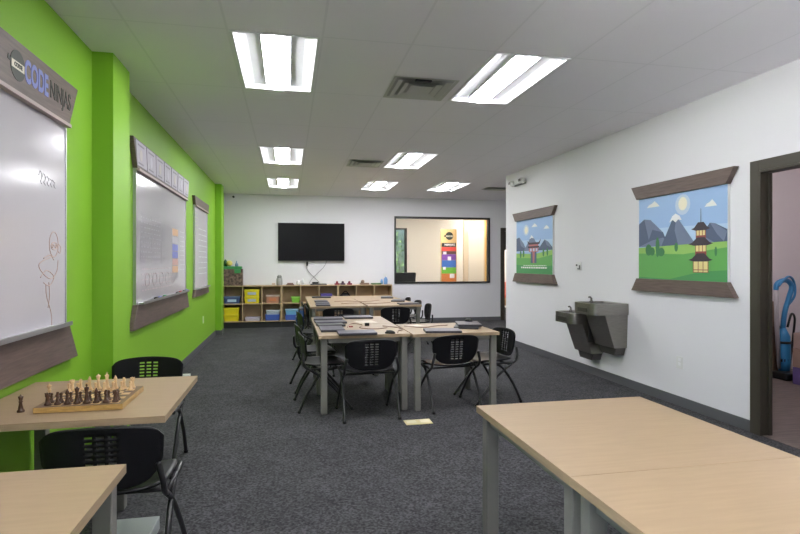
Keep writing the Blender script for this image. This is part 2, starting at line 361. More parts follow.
# ------------------------------------------------------------------ whiteboards on the green wall
def board(y0, y1, open_, trimtop, lab, key, tz=(2.29, 2.555), bz=(1.025, .80), ov=.16):
    t = thing('whiteboard', lab, 'whiteboard', (XL, (y0+y1)/2, bz[1]), group='framed whiteboards on the green wall')
    d = .03
    MB().box(XL+.002, XL+d-.006, y0, y1, bz[0], tz[0]).build('writing_surface', WBOARD, t)
    MB().box(XL+.002, XL+d, y0-.014, y0, bz[0], tz[0]).build('side_frame', ALU, t); MB().box(XL+.002, XL+d, y1, y1+.014, bz[0], tz[0]).build('side_frame', ALU, t)
    MB().box(XL+.006, XL+.085, y0+.04, y1-.04, bz[0]+.001, bz[0]+.016).box(XL+.079, XL+.085, y0+.04, y1-.04, bz[0]+.016, bz[0]+.026).build('tray', ALU, t)
    p = MB().prism([(y0-.02, tz[0]), (y1+.02, tz[0]), (y1+ov, tz[1]), (y0-ov, tz[1])], 'x', XL+.001, XL+.045).build('upper_trim', WOOD, t, bevel=.003)
    MB().box(XL+.0, XL+.06, y0-.01, y1+.01, tz[0]-.022, tz[0]-.001).build('track', mat('track_tan', (.42, .33, .30), .5), p)
    MB().prism([(y0-ov, bz[1]), (y1+ov, bz[1]), (y1+.02, bz[0]), (y0-.02, bz[0])], 'x', XL+.001, XL+.045).build('lower_trim', WOOD, t, bevel=.003)
    return t, p
RX = Matrix(((0, 0, 1, 0), (1, 0, 0, 0), (0, 1, 0, 0), (0, 0, 0, 1)))  # text lying on a wall that faces +X (text x -> +Y would read mirrored)
def wall_left_text(y, z, x): # reads left to right for a viewer facing the left wall: towards +Y
    return Matrix.Translation((x, y, z)) @ Matrix(((0, 0, 1, 0), (1, 0, 0, 0), (0, 1, 0, 0), (0, 0, 0, 1)))
t1, p1 = board(1.37, 3.765, 0, 0, 'nearest whiteboard, with a head doodle in brown marker and lettered wood trim', 'a')
xs_ = XL+.0455
mb = MB()
lc = (3.11, 2.425)
mb.prism([(lc[0]+.078*math.cos(a*PI/14), lc[1]+.078*math.sin(a*PI/14)) for a in range(28)], 'x', xs_, xs_+.002, 0)
mb.prism([(lc[0]-.098, lc[1]+.030), (lc[0]-.070, lc[1]+.012), (lc[0]-.070, lc[1]-.002), (lc[0]-.105, lc[1]+.004)], 'x', xs_, xs_+.002, 0)
mb.prism([(lc[0]-.066, lc[1]+.018), (lc[0]+.066, lc[1]+.018), (lc[0]+.066, lc[1]-.022), (lc[0]-.066, lc[1]-.022)], 'x', xs_+.002, xs_+.003, 1)
mb.text('CODE', .030, wall_left_text(lc[0], lc[1]-.002, xs_+.004), 0, bold=.001)
mb.build('round_logo', [INK('black', (.02, .025, .015)), INK('cream', (.65, .62, .5))], p1, recalc=False)
MB().text('CODE', .165, wall_left_text(3.325, 2.425, xs_+.001), 0, bold=.006, sx=.62).build('blue_lettering', INK('periwinkle', (.17, .20, .52)), p1, recalc=False)
MB().text('NINJAS', .145, wall_left_text(3.645, 2.425, xs_+.001), 0, bold=.001, sx=.66).build('black_lettering', INK('black', (.02,.02,.02)), p1, recalc=False)
sx = XL+.0245
def scrib(mb, pts, r=.0028): mb.tube(smooth_path([(sx, a, b) for a, b in pts], 5), r, 5)
mb = MB()
def ring(cy, cz, ry, rz, n=14, a0=0, a1=2*PI): return [(cy+ry*math.cos(a0+(a1-a0)*k/n), cz+rz*math.sin(a0+(a1-a0)*k/n)) for k in range(n+1)]
scrib(mb, ring(3.60, 1.525, .062, .075))
scrib(mb, ring(3.605, 1.515, .045, .022)); scrib(mb, ring(3.585, 1.515, .010, .010)); scrib(mb, ring(3.625, 1.515, .010, .010))
scrib(mb, [(3.662, 1.53), (3.70, 1.51), (3.69, 1.475), (3.66, 1.485)])
scrib(mb, [(3.58, 1.45), (3.47, 1.43), (3.40, 1.40), (3.46, 1.35), (3.56, 1.32), (3.64, 1.36), (3.66, 1.43)]); scrib(mb, [(3.42, 1.33), (3.50, 1.37), (3.60, 1.33), (3.54, 1.28), (3.46, 1.30)])
scrib(mb, [(3.53, 1.30), (3.54, 1.22), (3.52, 1.15)]); scrib(mb, [(3.49, 1.29), (3.50, 1.22), (3.56, 1.12), (3.57, 1.04)]); scrib(mb, [(3.46, 1.44), (3.55, 1.46), (3.60, 1.43)])
mb.build('brown_doodle', INK('brown', (.50, .36, .30)), t1)
mb = MB()
for k in range(5): scrib(mb, [(3.40+.045*k, 1.91), (3.42+.045*k, 1.94-.01*k), (3.44+.045*k, 1.90), (3.42+.045*k, 1.88), (3.44+.045*k, 1.865)], .0025)
mb.build('grey_scribble', INK('grey', (.42, .41, .43)), t1)

t2, p2 = board(5.38, 7.84, 0, 0, 'middle whiteboard, largest of three, with notes column and row of pale panels above', 'b')
mb = MB()
ya, yb = 5.27, 7.96
for k in range(7):
    a = ya+(yb-ya)*k/7; b = ya+(yb-ya)*(k+1)/7
    def up(y, z): return (y, z)
    f0 = .012
    # slant the outer panels with the trapezoid
    def sl(y, zt): c = 6.61; return c+(y-c)*(1 if zt else .955)
    mb.prism([(sl(a+f0, 0), 2.315), (sl(b-f0, 0), 2.315), (sl(b-f0, 1), 2.54), (sl(a+f0, 1), 2.54)], 'x', XL+.0455, XL+.050, 0)
    c = (a+b)/2
    mb.prism([(c+.05*math.cos(q*PI/8), 2.42+.055*math.sin(q*PI/8)) for q in range(16)], 'x', XL+.050, XL+.0512, 1+k % 2)
    mb.box(XL+.050, XL+.0512, c-.09, c+.09, 2.335, 2.35, 3)
    mb.box(XL+.050, XL+.0512, c-.11, c+.11, 2.50, 2.515, 3)
mb.build('panel_strip', [INK('lilac', (.40, .37, .44)), INK('gold', (.48, .44, .42)), INK('palelilac', (.48, .46, .54)), INK('duskgrey', (.22, .20, .24))], p2)
NOTE = [INK('orange', (.66, .42, .24)), INK('blue', (.22, .25, .58)), INK('rose', (.64, .40, .36)), INK('grey2', (.30, .28, .31)), INK('palegrey', (.46, .45, .49))]
def note(y0, z0, w, h, mi, lab): tag(MB().box(XL+.0242, XL+.0252, y0, y0+w, z0, z0+h).build('sticky_note', NOTE[mi]), lab, 'note', 'sticky notes in a column on the middle whiteboard')
nn = [(1.75, .085, 0), (1.655, .08, 4), (1.565, .08, 1), (1.475, .08, 1), (1.385, .08, 2), (1.295, .08, 0), (1.21, .075, 3)]
for k, (z_, h_, mi) in enumerate(nn):
    note(6.98, z_, .34, h_, mi, 'small %s note on the middle whiteboard, %s in its column' % (['orange', 'blue', 'rose', 'grey', 'pale grey'][mi], ['topmost', 'second from top', 'third from top', 'fourth from top', 'fifth from top', 'sixth from top', 'lowest'][k]))
mb = MB(); random.seed(3)
def hand(mb, y0, y1, z0, z1, rows, dens=.09):
    for r in range(rows):
        z = z1-(z1-z0)*(r+.5)/rows; y = y0
        while y < y1:
            w = random.uniform(.03, dens); 
            mb.box(XL+.0242, XL+.0247, y, y+w, z-.006, z+.006); y += w+random.uniform(.015, .06)
mb2 = MB()
hand(mb2, 5.55, 6.35, 1.45, 1.88, 9)
for y in (5.55, 5.95, 6.4): mb2.box(XL+.0242, XL+.0247, y, y+.008, 1.42, 1.9)
mb2.build('marker_writing', INK('fadedgrey', (.42, .41, .44)), t2)
mb2 = MB(); hand(mb2, 5.6, 7.0, 1.12, 1.38, 5, .06)
for k in range(5): scrib(mb2, ring(5.8+.3*k, 1.24, .09, .07), .0022)
mb2.build('faint_drawing', INK('fadedpink', (.50, .40, .43)), t2)
mb2 = MB(); hand(mb2, 7.45, 7.72, 1.3, 1.85, 9, .05); mb2.build('side_writing', INK('fadedgrey', (.4, .4, .4)), t2)
t3, p3 = board(8.58, 9.84, 0, 0, 'farthest whiteboard, narrowest of three, plain wood trims', 'c', tz=(2.29, 2.42), bz=(1.01, .90), ov=.10)
mb2 = MB(); hand(mb2, 8.64, 8.8, 1.9, 2.2, 5, .06); mb2.build('green_writing', INK('olive', (.28, .33, .12)), t3)
mb2 = MB(); hand(mb2, 8.95, 9.75, 1.2, 2.0, 9, .09); mb2.build('marker_writing', INK('palegrey', (.46, .45, .49)), t3)
# markers on the trays
MK = [((5.95, 'black')), ((6.12, 'blue')), ((6.35, 'green')), ((7.05, 'black')), ((7.25, 'red')), ((7.5, 'black')), ((7.66, 'blue'))]
MC = {'black': (.02,.02,.02), 'blue': (.03,.08,.35), 'green': (.03,.25,.10), 'red': (.4,.03,.03)}
for k, (y, cn) in enumerate(MK):
    o = MB().tube([(XL+.058, y, 1.0505), (XL+.058, y+.12, 1.0505)], .009, 8).build('whiteboard_marker', INK(cn, MC[cn]))
    tag(o, '%s marker on the middle whiteboard tray, %s from the near end' % (cn, ['first', 'second', 'third', 'fourth', 'fifth', 'sixth', 'last'][k]), 'marker', 'markers on the whiteboard tray')

# ------------------------------------------------------------------ murals on the right wall (a viewer reads them towards -Y)
SKY = INK('art_sky', (.33, .49, .76)); SKY2 = INK('art_sky_pale', (.46, .61, .82)); CLOUD = INK('art_cloud', (.80, .80, .78)); SUN = INK('art_sun', (.86, .80, .66)); HALO = INK('art_halo', (.52, .62, .78))
MT1 = INK('art_mount_dark', (.085, .115, .20)); MT2 = INK('art_mount_mid', (.17, .21, .33)); GRS = INK('art_grass', (.13, .40, .10)); GRS2 = INK('art_grass_light', (.30, .55, .13)); TREE = INK('art_tree', (.05, .21, .08))
ROOF = INK('art_roof', (.05, .035, .05)); LAMPY = INK('art_yellow', (.80, .66, .30)); REDW = INK('art_redwood', (.30, .07, .06)); SNOW = INK('art_snow', (.82, .82, .84)); PINK = INK('art_rose', (.50, .16, .17)); GRS3 = INK('art_grass_deep', (.07, .30, .10))
ART = [SKY, SKY2, CLOUD, SUN, HALO, MT1, MT2, GRS, GRS2, TREE, ROOF, LAMPY, REDW, SNOW, PINK, GRS3]
def mural(y0, y1, z0, z1, lab, kind, ovt, topz, botz):
    t = thing('wall_mural', lab, 'wall picture', (XR, (y0+y1)/2, botz), group='framed landscape murals')
    W, H_ = y1-y0, z1-z0
    base = XR-.026
    mb = MB(); mb.box(base+.0005, XR-.002, y0, y1, z0, z1, 2); KK = 1.27 if kind == 'pagoda' else 1.16
    lay = [0]
    def sh(pts, mi):
        lay[0] += 1; x = base-.0002*lay[0]
        mb.poly([(x, y1-(u*KK/(1+(KK-1)*u))*W, z0+v*H_) for u, v in pts], mi)
    def blob(cu, cv, ru, rv, mi, n=16): sh([(cu+ru*math.cos(2*PI*k/n), cv+rv*math.sin(2*PI*k/n)) for k in range(n)], mi)
    sh([(0, 0), (1, 0), (1, 1), (0, 1)], 0); sh([(0, .40), (1, .40), (1, .60), (0, .62)], 1)
    if kind == 'pagoda':
        blob(.49, .85, .085, .115, 4); blob(.49, .86, .05, .075, 3)
        for cu, cv in ((.16, .89), (.81, .81)):
            sh([(cu-.07, cv-.02), (cu+.07, cv-.02), (cu+.05, cv+.01), (cu+.015, cv+.05), (cu-.015, cv+.025), (cu-.05, cv+.01)], 2)
        sh([(0, .40), (0, .68), (.06, .735), (.13, .72), (.27, .56), (.33, .40)], 5); sh([(.06, .735), (.13, .72), (.27, .56), (.15, .60), (.11, .48)], 6); sh([(0, .40), (.14, .47), (.27, .50), (.36, .40)], 6)
        sh([(.25, .40), (.38, .71), (.43, .71), (.64, .40)], 5); sh([(.42, .73), (.64, .40), (.44, .40), (.40, .57)], 6); sh([(.34, .665), (.375, .735), (.41, .76), (.455, .73), (.48, .68), (.44, .69), (.41, .66), (.38, .69)], 13)
        sh([(.62, .40), (.80, .62), (.86, .61), (1, .54), (1, .40)], 5); sh([(.80, .62), (.86, .61), (1, .52), (.96, .42), (.88, .50)], 6); sh([(.58, .40), (.72, .49), (.88, .40)], 6)
        sh([(0, 0), (1, 0), (1, .42), (.6, .41), (.3, .40), (0, .39)], 7); sh([(0, .32), (.5, .30), (1, .36), (1, .42), (.6, .41), (.3, .40), (0, .39)], 8)
        sh([(0, 0), (1, 0), (1, .13), (.7, .11), (.35, .02), (0, .03)], 15)
        for cu, cv, a, b in ((.11, .36, .035, .07), (.15, .34, .03, .05), (.21, .39, .022, .12), (.25, .33, .04, .05), (.42, .38, .02, .05), (.87, .32, .015, .05)): blob(cu, cv, a, b, 9, 12)
        # pagoda
        pc = .70
        sh([(pc-.004, .60), (pc+.004, .60), (pc+.002, .78), (pc-.002, .78)], 10)
        for zb, wr, ww in ((.560, .108, .057), (.400, .142, .064), (.230, .140, .088)):
            bot = {.560: .44, .400: .27, .230: .10}[zb]
            sh([(pc-ww, bot), (pc+ww, bot), (pc+ww, zb), (pc-ww, zb)], 12)
            n = 3
            for q in range(n):
                a = pc-ww+.008+(2*ww-.008)*q/n; b = a+(2*ww-.008)/n-.008
                sh([(a, bot+.055*(1 if zb > .3 else .6)), (b, bot+.055*(1 if zb > .3 else .6)), (b, zb-.01), (a, zb-.01)], 11)
                if zb < .3: sh([(a, bot+.005), (b, bot+.005), (b, bot+.025), (a, bot+.025)], 11)
            sh([(pc-wr, zb+.005), (pc-wr*.55, zb-.012), (pc+wr*.55, zb-.012), (pc+wr, zb+.005), (pc+wr*.7, zb+.02), (pc+wr*.3, zb+.075), (pc-wr*.3, zb+.075), (pc-wr*.7, zb+.02)], 10)
    else:
        blob(.27, .80, .075, .10, 4); blob(.27, .80, .045, .07, 3)
        for cu, cv in ((.50, .86), (.83, .80)): sh([(cu-.08, cv-.02), (cu+.08, cv-.02), (cu+.04, cv+.02), (cu, cv+.04), (cu-.05, cv+.01)], 2)
        sh([(0, .42), (0, .66), (.08, .68), (.2, .56), (.28, .42)], 5); sh([(.08, .68), (.2, .56), (.24, .46), (.12, .52)], 6)
        sh([(.2, .42), (.36, .62), (.42, .70), (.5, .62), (.65, .42)], 6); sh([(.36, .63), (.42, .70), (.48, .64), (.42, .65)], 13)
        sh([(.58, .42), (.78, .60), (.88, .56), (1, .46), (1, .42)], 5); sh([(.78, .60), (.88, .56), (.96, .46), (.84, .5)], 6)
        sh([(0, 0), (1, 0), (1, .42), (.5, .36), (0, .38)], 7); sh([(0, .30), (.6, .28), (1, .34), (1, .42), (.5, .36), (0, .38)], 8); sh([(0, 0), (1, 0), (1, .16), (.5, .13), (0, .17)], 15)
        for cu, cv in ((.12, .36), (.2, .37), (.75, .38), (.86, .39)): blob(cu, cv, .025, .07, 9, 10)
        # small gate house
        sh([(.30, .60), (.36, .565), (.62, .565), (.68, .62), (.64, .53), (.34, .53)], 10)
        sh([(.35, .40), (.61, .40), (.61, .53), (.35, .53)], 14); sh([(.32, .47), (.64, .47), (.64, .50), (.32, .50)], 10)
        for a in (.38, .46, .54): sh([(a, .41), (a+.045, .41), (a+.045, .46), (a, .46)], 4)
        for a in (.40, .50): sh([(a, .20), (a+.06, .20), (a+.06, .40), (a, .40)], 5)
        sh([(.46, .20), (.50, .20), (.51, .40), (.45, .40)], 14)
        random.seed(5)
        for (v, h, a, b) in ((.150, .012, .20, .84), (.105, .028, .14, .86)):
            u = a
            while u < b:
                w = random.uniform(.03, .06); sh([(u, v), (min(u+w, b), v), (min(u+w, b), v+h), (u, v+h)], 2); u += w+.012
    mb.build('canvas', ART, t, recalc=False)
    MB().prism([(y0-.01, z1-.01), (y1+.01, z1-.01), (y1+ovt, topz), (y0-ovt, topz)], 'x', XR-.055, XR-.001).build('upper_trim', WOOD, t, bevel=.003)
    MB().prism([(y0-ovt, botz), (y1+ovt, botz), (y1+.01, z0+.01), (y0-.01, z0+.01)], 'x', XR-.055, XR-.001).build('lower_trim', WOOD, t, bevel=.003)
mural(4.05, 5.27, 1.235, 2.115, 'large mural of mountains and a pagoda beside the dark doorway', 'pagoda', .10, 2.245, 1.11)
mural(7.25, 8.52, 1.235, 2.12, 'smaller looking far mural with temple gate and white lettering near wall corner', 'gate', .11, 2.245, 1.10)

# ------------------------------------------------------------------ wall fittings
o = thing('wall_outlet', 'white power outlet low on the white right wall under the mural', 'outlet', (XR, 4.67, .37))
MB().box(XR-.007, XR-.0005, 4.625, 4.715, .37, .49).build('plate', WPL, o, bevel=.003)
for z in (.40, .445): MB().box(XR-.010, XR-.007, 4.655, 4.685, z, z+.028).build('socket', WMET, o)
for z in (.40, .445): pass
o = thing('wall_outlet', 'pale outlet low on the green wall beneath the farthest whiteboard', 'outlet', (XL, 9.54, .40))
MB().box(XL+.0005, XL+.007, 9.50, 9.58, .40, .52).build('plate', mat('pale_green_plate', (.62, .78, .55), .4), o, bevel=.002)
MB().box(XL+.007, XL+.010, 9.525, 9.555, .43, .46).build('socket', WPL, o)
o = thing('wall_switch', 'small white control plate with dark lever above the drinking fountain', 'switch', (XR, 6.57, 1.32))
MB().box(XR-.012, XR-.0005, 6.50, 6.63, 1.315, 1.43).build('plate', WPL, o, bevel=.004)
MB().box(XR-.024, XR-.012, 6.585, 6.605, 1.375, 1.395).build('knob', BLK, o)
MB().box(XR-.022, XR-.012, 6.52, 6.575, 1.328, 1.343).box(XR-.022, XR-.012, 6.515, 6.53, 1.343, 1.385).build('lever', mat('grey_lever', (.15,.15,.15), .5), o)
o = thing('emergency_light', 'white emergency light unit with two heads high on the far end of right wall', 'emergency light', (XR, 8.40, 2.70))
MB().box(XR-.06, XR-.0005, 8.26, 8.54, 2.73, 2.80).build('housing', WPL, o, bevel=.006)
for y in (8.20, 8.60):
    h = MB().at((XR-.07, y, 2.76)).lathe([(.02, -.05), (.045, -.03), (.05, .0), (.045, .035), (.015, .045)], 12).build('lamp_head', WPL, o)
    MB().box(XR-.13, XR-.115, y-.03, y+.03, 2.74, 2.78).build('lens', mat('grey_lens', (.2,.2,.2), .3), h)
MB().box(XR-.03, XR-.0005, 8.20, 8.60, 2.71, 2.728).build('bracket', mat('grey_lever', (.15,.15,.15), .5), o)
o = thing('security_camera', 'small dark camera high in the left corner of the television wall', 'camera', (-1.21, YF, 2.86))
MB().box(-1.235, -1.185, YF-.03, YF-.0005, 2.87, 2.92).build('mount', WPL, o)
MB().tube([(-1.21, YF-.03, 2.89), (-1.19, YF-.11, 2.875)], .022, 10).build('body', BLK, o)

# drinking fountain
fo = thing('drinking_fountain', 'stainless two-level drinking fountain on the white wall between the murals', 'drinking fountain', (XR, 5.95, .2))
def rr(y0, y1, xf, r=.07, n=6):   # plan outline with rounded front corners (x towards -)
    pts = [(XR-.001, y0), ]
    for k in range(n+1): a = k/n*PI/2; pts.append((xf+r-r*math.sin(a), y0+r-r*math.cos(a)))
    for k in range(n+1): a = k/n*PI/2; pts.append((xf+r-r*math.cos(a), y1-r+r*math.sin(a)))
    pts.append((XR-.001, y1)); return pts
def fountain(y0, y1, zt, zb, bot):
    rim = rr(y0, y1, 3.345); inn = [(min(max(x, 3.375), XR-.05), min(max(y, y0+.03), y1-.03)) for x, y in rr(y0+.03, y1-.03, 3.375, .05)]
    n = len(rim); mb = MB()
    mb.add([(x, y, zb) for x, y in rim]+[(x, y, zt) for x, y in rim], [tuple(range(n))]+[(i, (i+1) % n, n+(i+1) % n, n+i) for i in range(n)])
    mb.add([(x, y, zt) for x, y in rim]+[(x, y, zt) for x, y in inn]+[(x, y, zt-.012) for x, y in inn], [(i, (i+1) % n, n+(i+1) % n, n+i) for i in range(n)]+[(n+i, n+(i+1) % n, 2*n+(i+1) % n, 2*n+i) for i in range(n)])
    cx, cy = 3.56, (y0+y1)/2
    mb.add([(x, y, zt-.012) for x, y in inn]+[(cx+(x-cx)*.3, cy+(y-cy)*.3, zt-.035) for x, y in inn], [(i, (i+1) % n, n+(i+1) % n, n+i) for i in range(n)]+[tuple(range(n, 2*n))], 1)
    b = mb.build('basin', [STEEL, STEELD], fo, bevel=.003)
    MB().box(3.375, 3.385, y0+.12, y1-.12, zb-.001, zb+.0).box(3.337, 3.345, y0+.13, y1-.13, zb+.03, zb+.075).build('push_bar', STEELD, b)
    MB().hexa([(3.625, y0+.03, bot), (XR-.001, y0+.03, bot-.0), (XR-.001, y1-.03, bot), (3.625, y1-.03, bot)], [(3.50, y0+.02, zb), (XR-.001, y0+.014, zb), (XR-.001, y1-.014, zb), (3.50, y1-.02, zb)]).build('apron', STEEL, fo, bevel=.006)
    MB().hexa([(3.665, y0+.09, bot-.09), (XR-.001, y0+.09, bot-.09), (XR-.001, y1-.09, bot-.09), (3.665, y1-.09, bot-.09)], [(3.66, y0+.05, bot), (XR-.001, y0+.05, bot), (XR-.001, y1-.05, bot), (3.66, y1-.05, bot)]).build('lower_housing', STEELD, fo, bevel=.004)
    s = MB().at((3.50, cy+.07, zt)).lathe([(.024, -.004), (.024, .012), (.014, .02), (.012, .05)], 12); s.at().tube(smooth_path([(3.50, cy+.07, zt+.045), (3.485, cy+.07, zt+.062), (3.465, cy+.07, zt+.058)], 4), .010, 8)
    s.build('bubbler', STEELD, fo)
fountain(5.49, 5.945, .95, .82, .44)
fountain(5.965, 6.42, .80, .67, .30)
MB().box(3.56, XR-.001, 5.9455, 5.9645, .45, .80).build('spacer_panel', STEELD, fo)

# ------------------------------------------------------------------ television
tv = thing('television', 'large black flat television hung above the cubby shelves', 'television', (.52, YF, 1.46))
MB().box(-.235, 1.265, YF-.075, YF-.035, 1.462, 2.322).build('casing', BLK, tv, bevel=.004)
MB().box(-.222, 1.252, YF-.0765, YF-.0751, 1.480, 2.310).build('screen', SCREEN, tv)
MB().box(.25, .78, YF-.035, YF-.001, 1.7, 2.1).build('bracket', BLK, tv)
o = MB().tube(smooth_path([(.42, YF-.05, 1.465), (.40, YF-.03, 1.30), (.52, YF-.012, 1.14), (.66, YF-.02, 1.0), (.70, YF-.08, .945)], 6), .006, 6).build('power_cord', mat('cord_grey', (.22,.22,.23), .5), tv)
o = MB().tube(smooth_path([(.86, YF-.05, 1.465), (.80, YF-.02, 1.33), (.62, YF-.035, 1.15), (.50, YF-.035, 1.02), (.46, YF-.08, .945)], 6), .006, 6).build('power_cord', mat('cord_grey', (.22,.22,.23), .5), tv)
o = MB().box(.395, .435, YF-.055, YF-.03, 1.35, 1.44).build('plug_block', BLK, tv)

# ------------------------------------------------------------------ cubby shelves
SY0, SY1 = 12.15, YF-.002
UW = 1.2415
def cubby(x0, lab):
    t = thing('cubby_shelf', lab, 'shelf unit', (x0+UW/2, (SY0+SY1)/2, 0), group='birch cubby shelf units below the television')
    x1 = x0+UW-.0015; k = .018; z0, z1 = .13, .92
    MB().box(x0, x0+k, SY0, SY1, z0, z1).build('side_panel', SHELF, t, bevel=.001); MB().box(x1-k, x1, SY0, SY1, z0, z1).build('side_panel', SHELF, t, bevel=.001)
    MB().box(x0+k, x1-k, SY0, SY1, z1-k, z1).build('top_panel', SHELF, t)
    MB().box(x0+k, x1-k, SY0, SY1, z0, z0+k).build('bottom_panel', SHELF, t)
    MB().box(x0+k, x1-k, SY1-.008, SY1, z0+k, z1-k).build('back_panel', SHELF, t)
    w = (x1-x0-k)/3
    for i in (1, 2): MB().box(x0+w*i, x0+w*i+k, SY0, SY1-.008, z0+k, z1-k).build('divider', SHELF, t)
    for i in range(3): MB().box(x0+w*i+k, x0+w*(i+1), SY0+.002, SY1-.008, .514, .514+k).build('middle_shelf', SHELF, t)
    MB().box(x0, x1, SY0+.03, SY1, 0, z0).build('plinth', mat('plinth_black', (.02,.02,.022), .5), t)
    return t
U0 = -1.395
cubby(U0, 'left birch cubby unit holding yellow and blue bins'); cubby(U0+UW, 'middle birch cubby unit directly below the television'); cubby(U0+2*UW, 'right birch cubby unit ending below the interior window edge')
def cell(i): return U0+UW*(i//3)+.018+(i % 3)*(UW-.0195)/3   # left inner edge of column i
CW = (UW-.0195)/3-.018
ZB, ZT, ZTOP = .1485, .5325, .9205
def bin_(name, x0, w, z, h, body, lid, lab, cat='storage bin', label=None, y0=SY0+.03, d=.26, group='storage bins in the cubbies'):
    t = thing(name, lab, cat, (x0+w/2, y0+d/2, z), group=group)
    lh = min(.03, h*.2) if lid else 0
    e = .012
    MB().hexa([(x0+e, y0+e, z), (x0+w-e, y0+e, z), (x0+w-e, y0+d-e, z), (x0+e, y0+d-e, z)], [(x0, y0, z+h-lh), (x0+w, y0, z+h-lh), (x0+w, y0+d, z+h-lh), (x0, y0+d, z+h-lh)]).build('body', body, t, bevel=.005)
    if lid: MB().box(x0-.006, x0+w+.006, y0-.008, y0+d, z+h-lh+.0005, z+h).build('lid', lid, t, bevel=.004)
    if label: MB().box(x0+w*.22, x0+w*.78, y0-.001+e*.5-.006, y0+.004, z+h*.25, z+h*.62).build('label', label, t)
    return t
YEL = col('yellow', (.80, .66, .02)); CLR = mat('clear_plastic', (.45, .50, .58), .2); BLU = col('blue', (.03, .10, .38)); NAVY = col('navy', (.035, .06, .20)); ORG = col('orange', (.62, .22, .10))
bin_('storage_bin', cell(0)+.01, .33, ZT, .15, NAVY, col('slate', (.09, .14, .28)), 'navy blue bin with pale label in the top left cubby', label=col('pale_blue', (.45, .60, .75)))
for k in range(2):
    bin_('storage_bin', cell(0)+.01, .31, ZB+k*.1455, .145, YEL, YEL, 'solid yellow bin in bottom left cubby, %s of two' % ('lower', 'upper')[k])
for k in range(2):
    bin_('storage_bin', cell(1)+.03, .31, ZT+k*.1505, .15, YEL, YEL, 'yellow bin with clear front panel in the second top cubby, %s of two' % ('lower', 'upper')[k], label=CLR)
bin_('storage_tray', cell(1)+.04, .32, ZB, .075, col('lavender', (.55, .50, .62)), None, 'low lavender white tray in the second bottom cubby', 'tray')
bin_('storage_bin', cell(2)+.08, .28, ZT, .17, col('rosewood', (.50, .24, .16)), col('pinkgrey', (.55, .42, .36)), 'orange-red box with translucent lid in third top cubby', label=ORG)
bin_('storage_bin', cell(2)+.06, .31, ZB, .13, col('royal', (.06, .12, .45)), None, 'royal blue bin under a clear one in the third bottom cubby')
bin_('storage_bin', cell(2)+.08, .29, ZB+.1305, .09, CLR, col('cloud', (.62, .68, .75)), 'clear grey bin stacked on the royal blue bin')
bin_('storage_bin', cell(3)+.20, .18, ZT, .13, col('lime', (.22, .55, .06)), col('lime2', (.30, .62, .10)), 'lime green tub in the middle unit, top left cubby')
bin_('storage_bin', cell(3)+.06, .30, ZB, .12, col('royal', (.06, .12, .45)), None, 'blue bin with sky blue bin on top, bottom of the middle unit')
bin_('storage_bin', cell(3)+.07, .28, ZB+.1205, .12, col('skyblue', (.18, .45, .70)), col('skyblue2', (.35, .58, .78)), 'sky blue lidded bin on top of a blue bin')
bin_('storage_bin', cell(5)+.03, .25, ZT, .19, col('violet', (.12, .09, .32)), None, 'violet box in the middle unit, top right cubby')
o = MB().sphere((cell(6)+.16, SY0+.18, ZT+.1), .1, 0, 14, (1.4, .9, 1.0)).tube(smooth_path([(cell(6)+.08, SY0+.14, ZT+.17), (cell(6)+.16, SY0+.12, ZT+.24), (cell(6)+.24, SY0+.14, ZT+.17)], 5), .012, 8).build('black_bag', BLK); tag(o, 'slouching black bag in the first cubby of the right unit', 'bag')
# things on top of the shelves
tb = thing('toy_crate', 'dark speckled crate with green lid on top of the left shelf end', 'crate', (-1.18, 12.3, ZTOP))
speck = mat('speckle', (.14, .09, .075), .7, noise=.8, nscale=22)
MB().box(-1.385, -.985, 12.18, 12.42, ZTOP, ZTOP+.36).build('body', speck, tb, bevel=.008)
MB().box(-1.385, -1.0, 12.182, 12.40, ZTOP+.361, ZTOP+.42).box(-1.15, -1.02, 12.165, 12.179, ZTOP+.27, ZTOP+.36).build('green_cover', col('toygreen', (.05, .28, .09)), tb, bevel=.01)
o = MB().sphere((-1.26, 12.24, ZTOP+.485), .065, 0, 14).build('yellow_ball', col('ball_yellow', (.72, .62, .15))); tag(o, 'yellow ball on top of the speckled crate', 'ball')
o = MB().at((-1.352, 12.33, ZTOP+.4205)).lathe([(.035, 0), (.045, .04), (.03, .12), (.01, .15)], 12).build('plant_toy', col('darkgreen', (.03, .12, .04))); tag(o, 'dark green toy on the speckled crate next to the green pillar', 'toy')
o = MB().at((-1.11, 12.25, ZTOP+.4205)).lathe([(.035, 0), (.035, .05), (.014, .08), (.012, .12)], 12).build('spray_bottle', col('steelblue', (.20, .30, .45))); tag(o, 'small grey blue bottle on the speckled crate', 'bottle')
o = thing('glass_jar', 'grey translucent jar with rounded lid on the left cubby unit', 'jar', (-.20, 12.3, ZTOP))
MB().at((-.20, 12.3, ZTOP)).lathe([(.055, 0), (.065, .02), (.065, .14), (.045, .165)], 16).build('jar_body', mat('jar_grey', (.36, .36, .35), .25), o)
MB().at((-.20, 12.3, ZTOP)).lathe([(.05, .166), (.052, .20), (.03, .225)], 16).build('lid', mat('jar_lid', (.28, .28, .27), .4), o)
o = MB().box(-.36, -.29, 12.25, 12.36, ZTOP, ZTOP+.05).build('card_box', col('tanpink', (.55, .42, .36))); tag(o, 'small tan card box left of the grey jar', 'box')
o = MB().box(-.05, .12, 12.2, 12.36, ZTOP, ZTOP+.022).box(-.03, .10, 12.21, 12.34, ZTOP+.022, ZTOP+.05).build('stacked_books', col('brownred', (.20, .12, .10))); tag(o, 'short stack of brown books right of the grey jar', 'books')
o = MB().at((.21, 12.3, ZTOP)).lathe([(.035, 0), (.04, .02), (.04, .08), (.03, .10)], 14).build('white_cup', WPL); tag(o, 'white cup on the shelf below the left half of the television', 'cup')
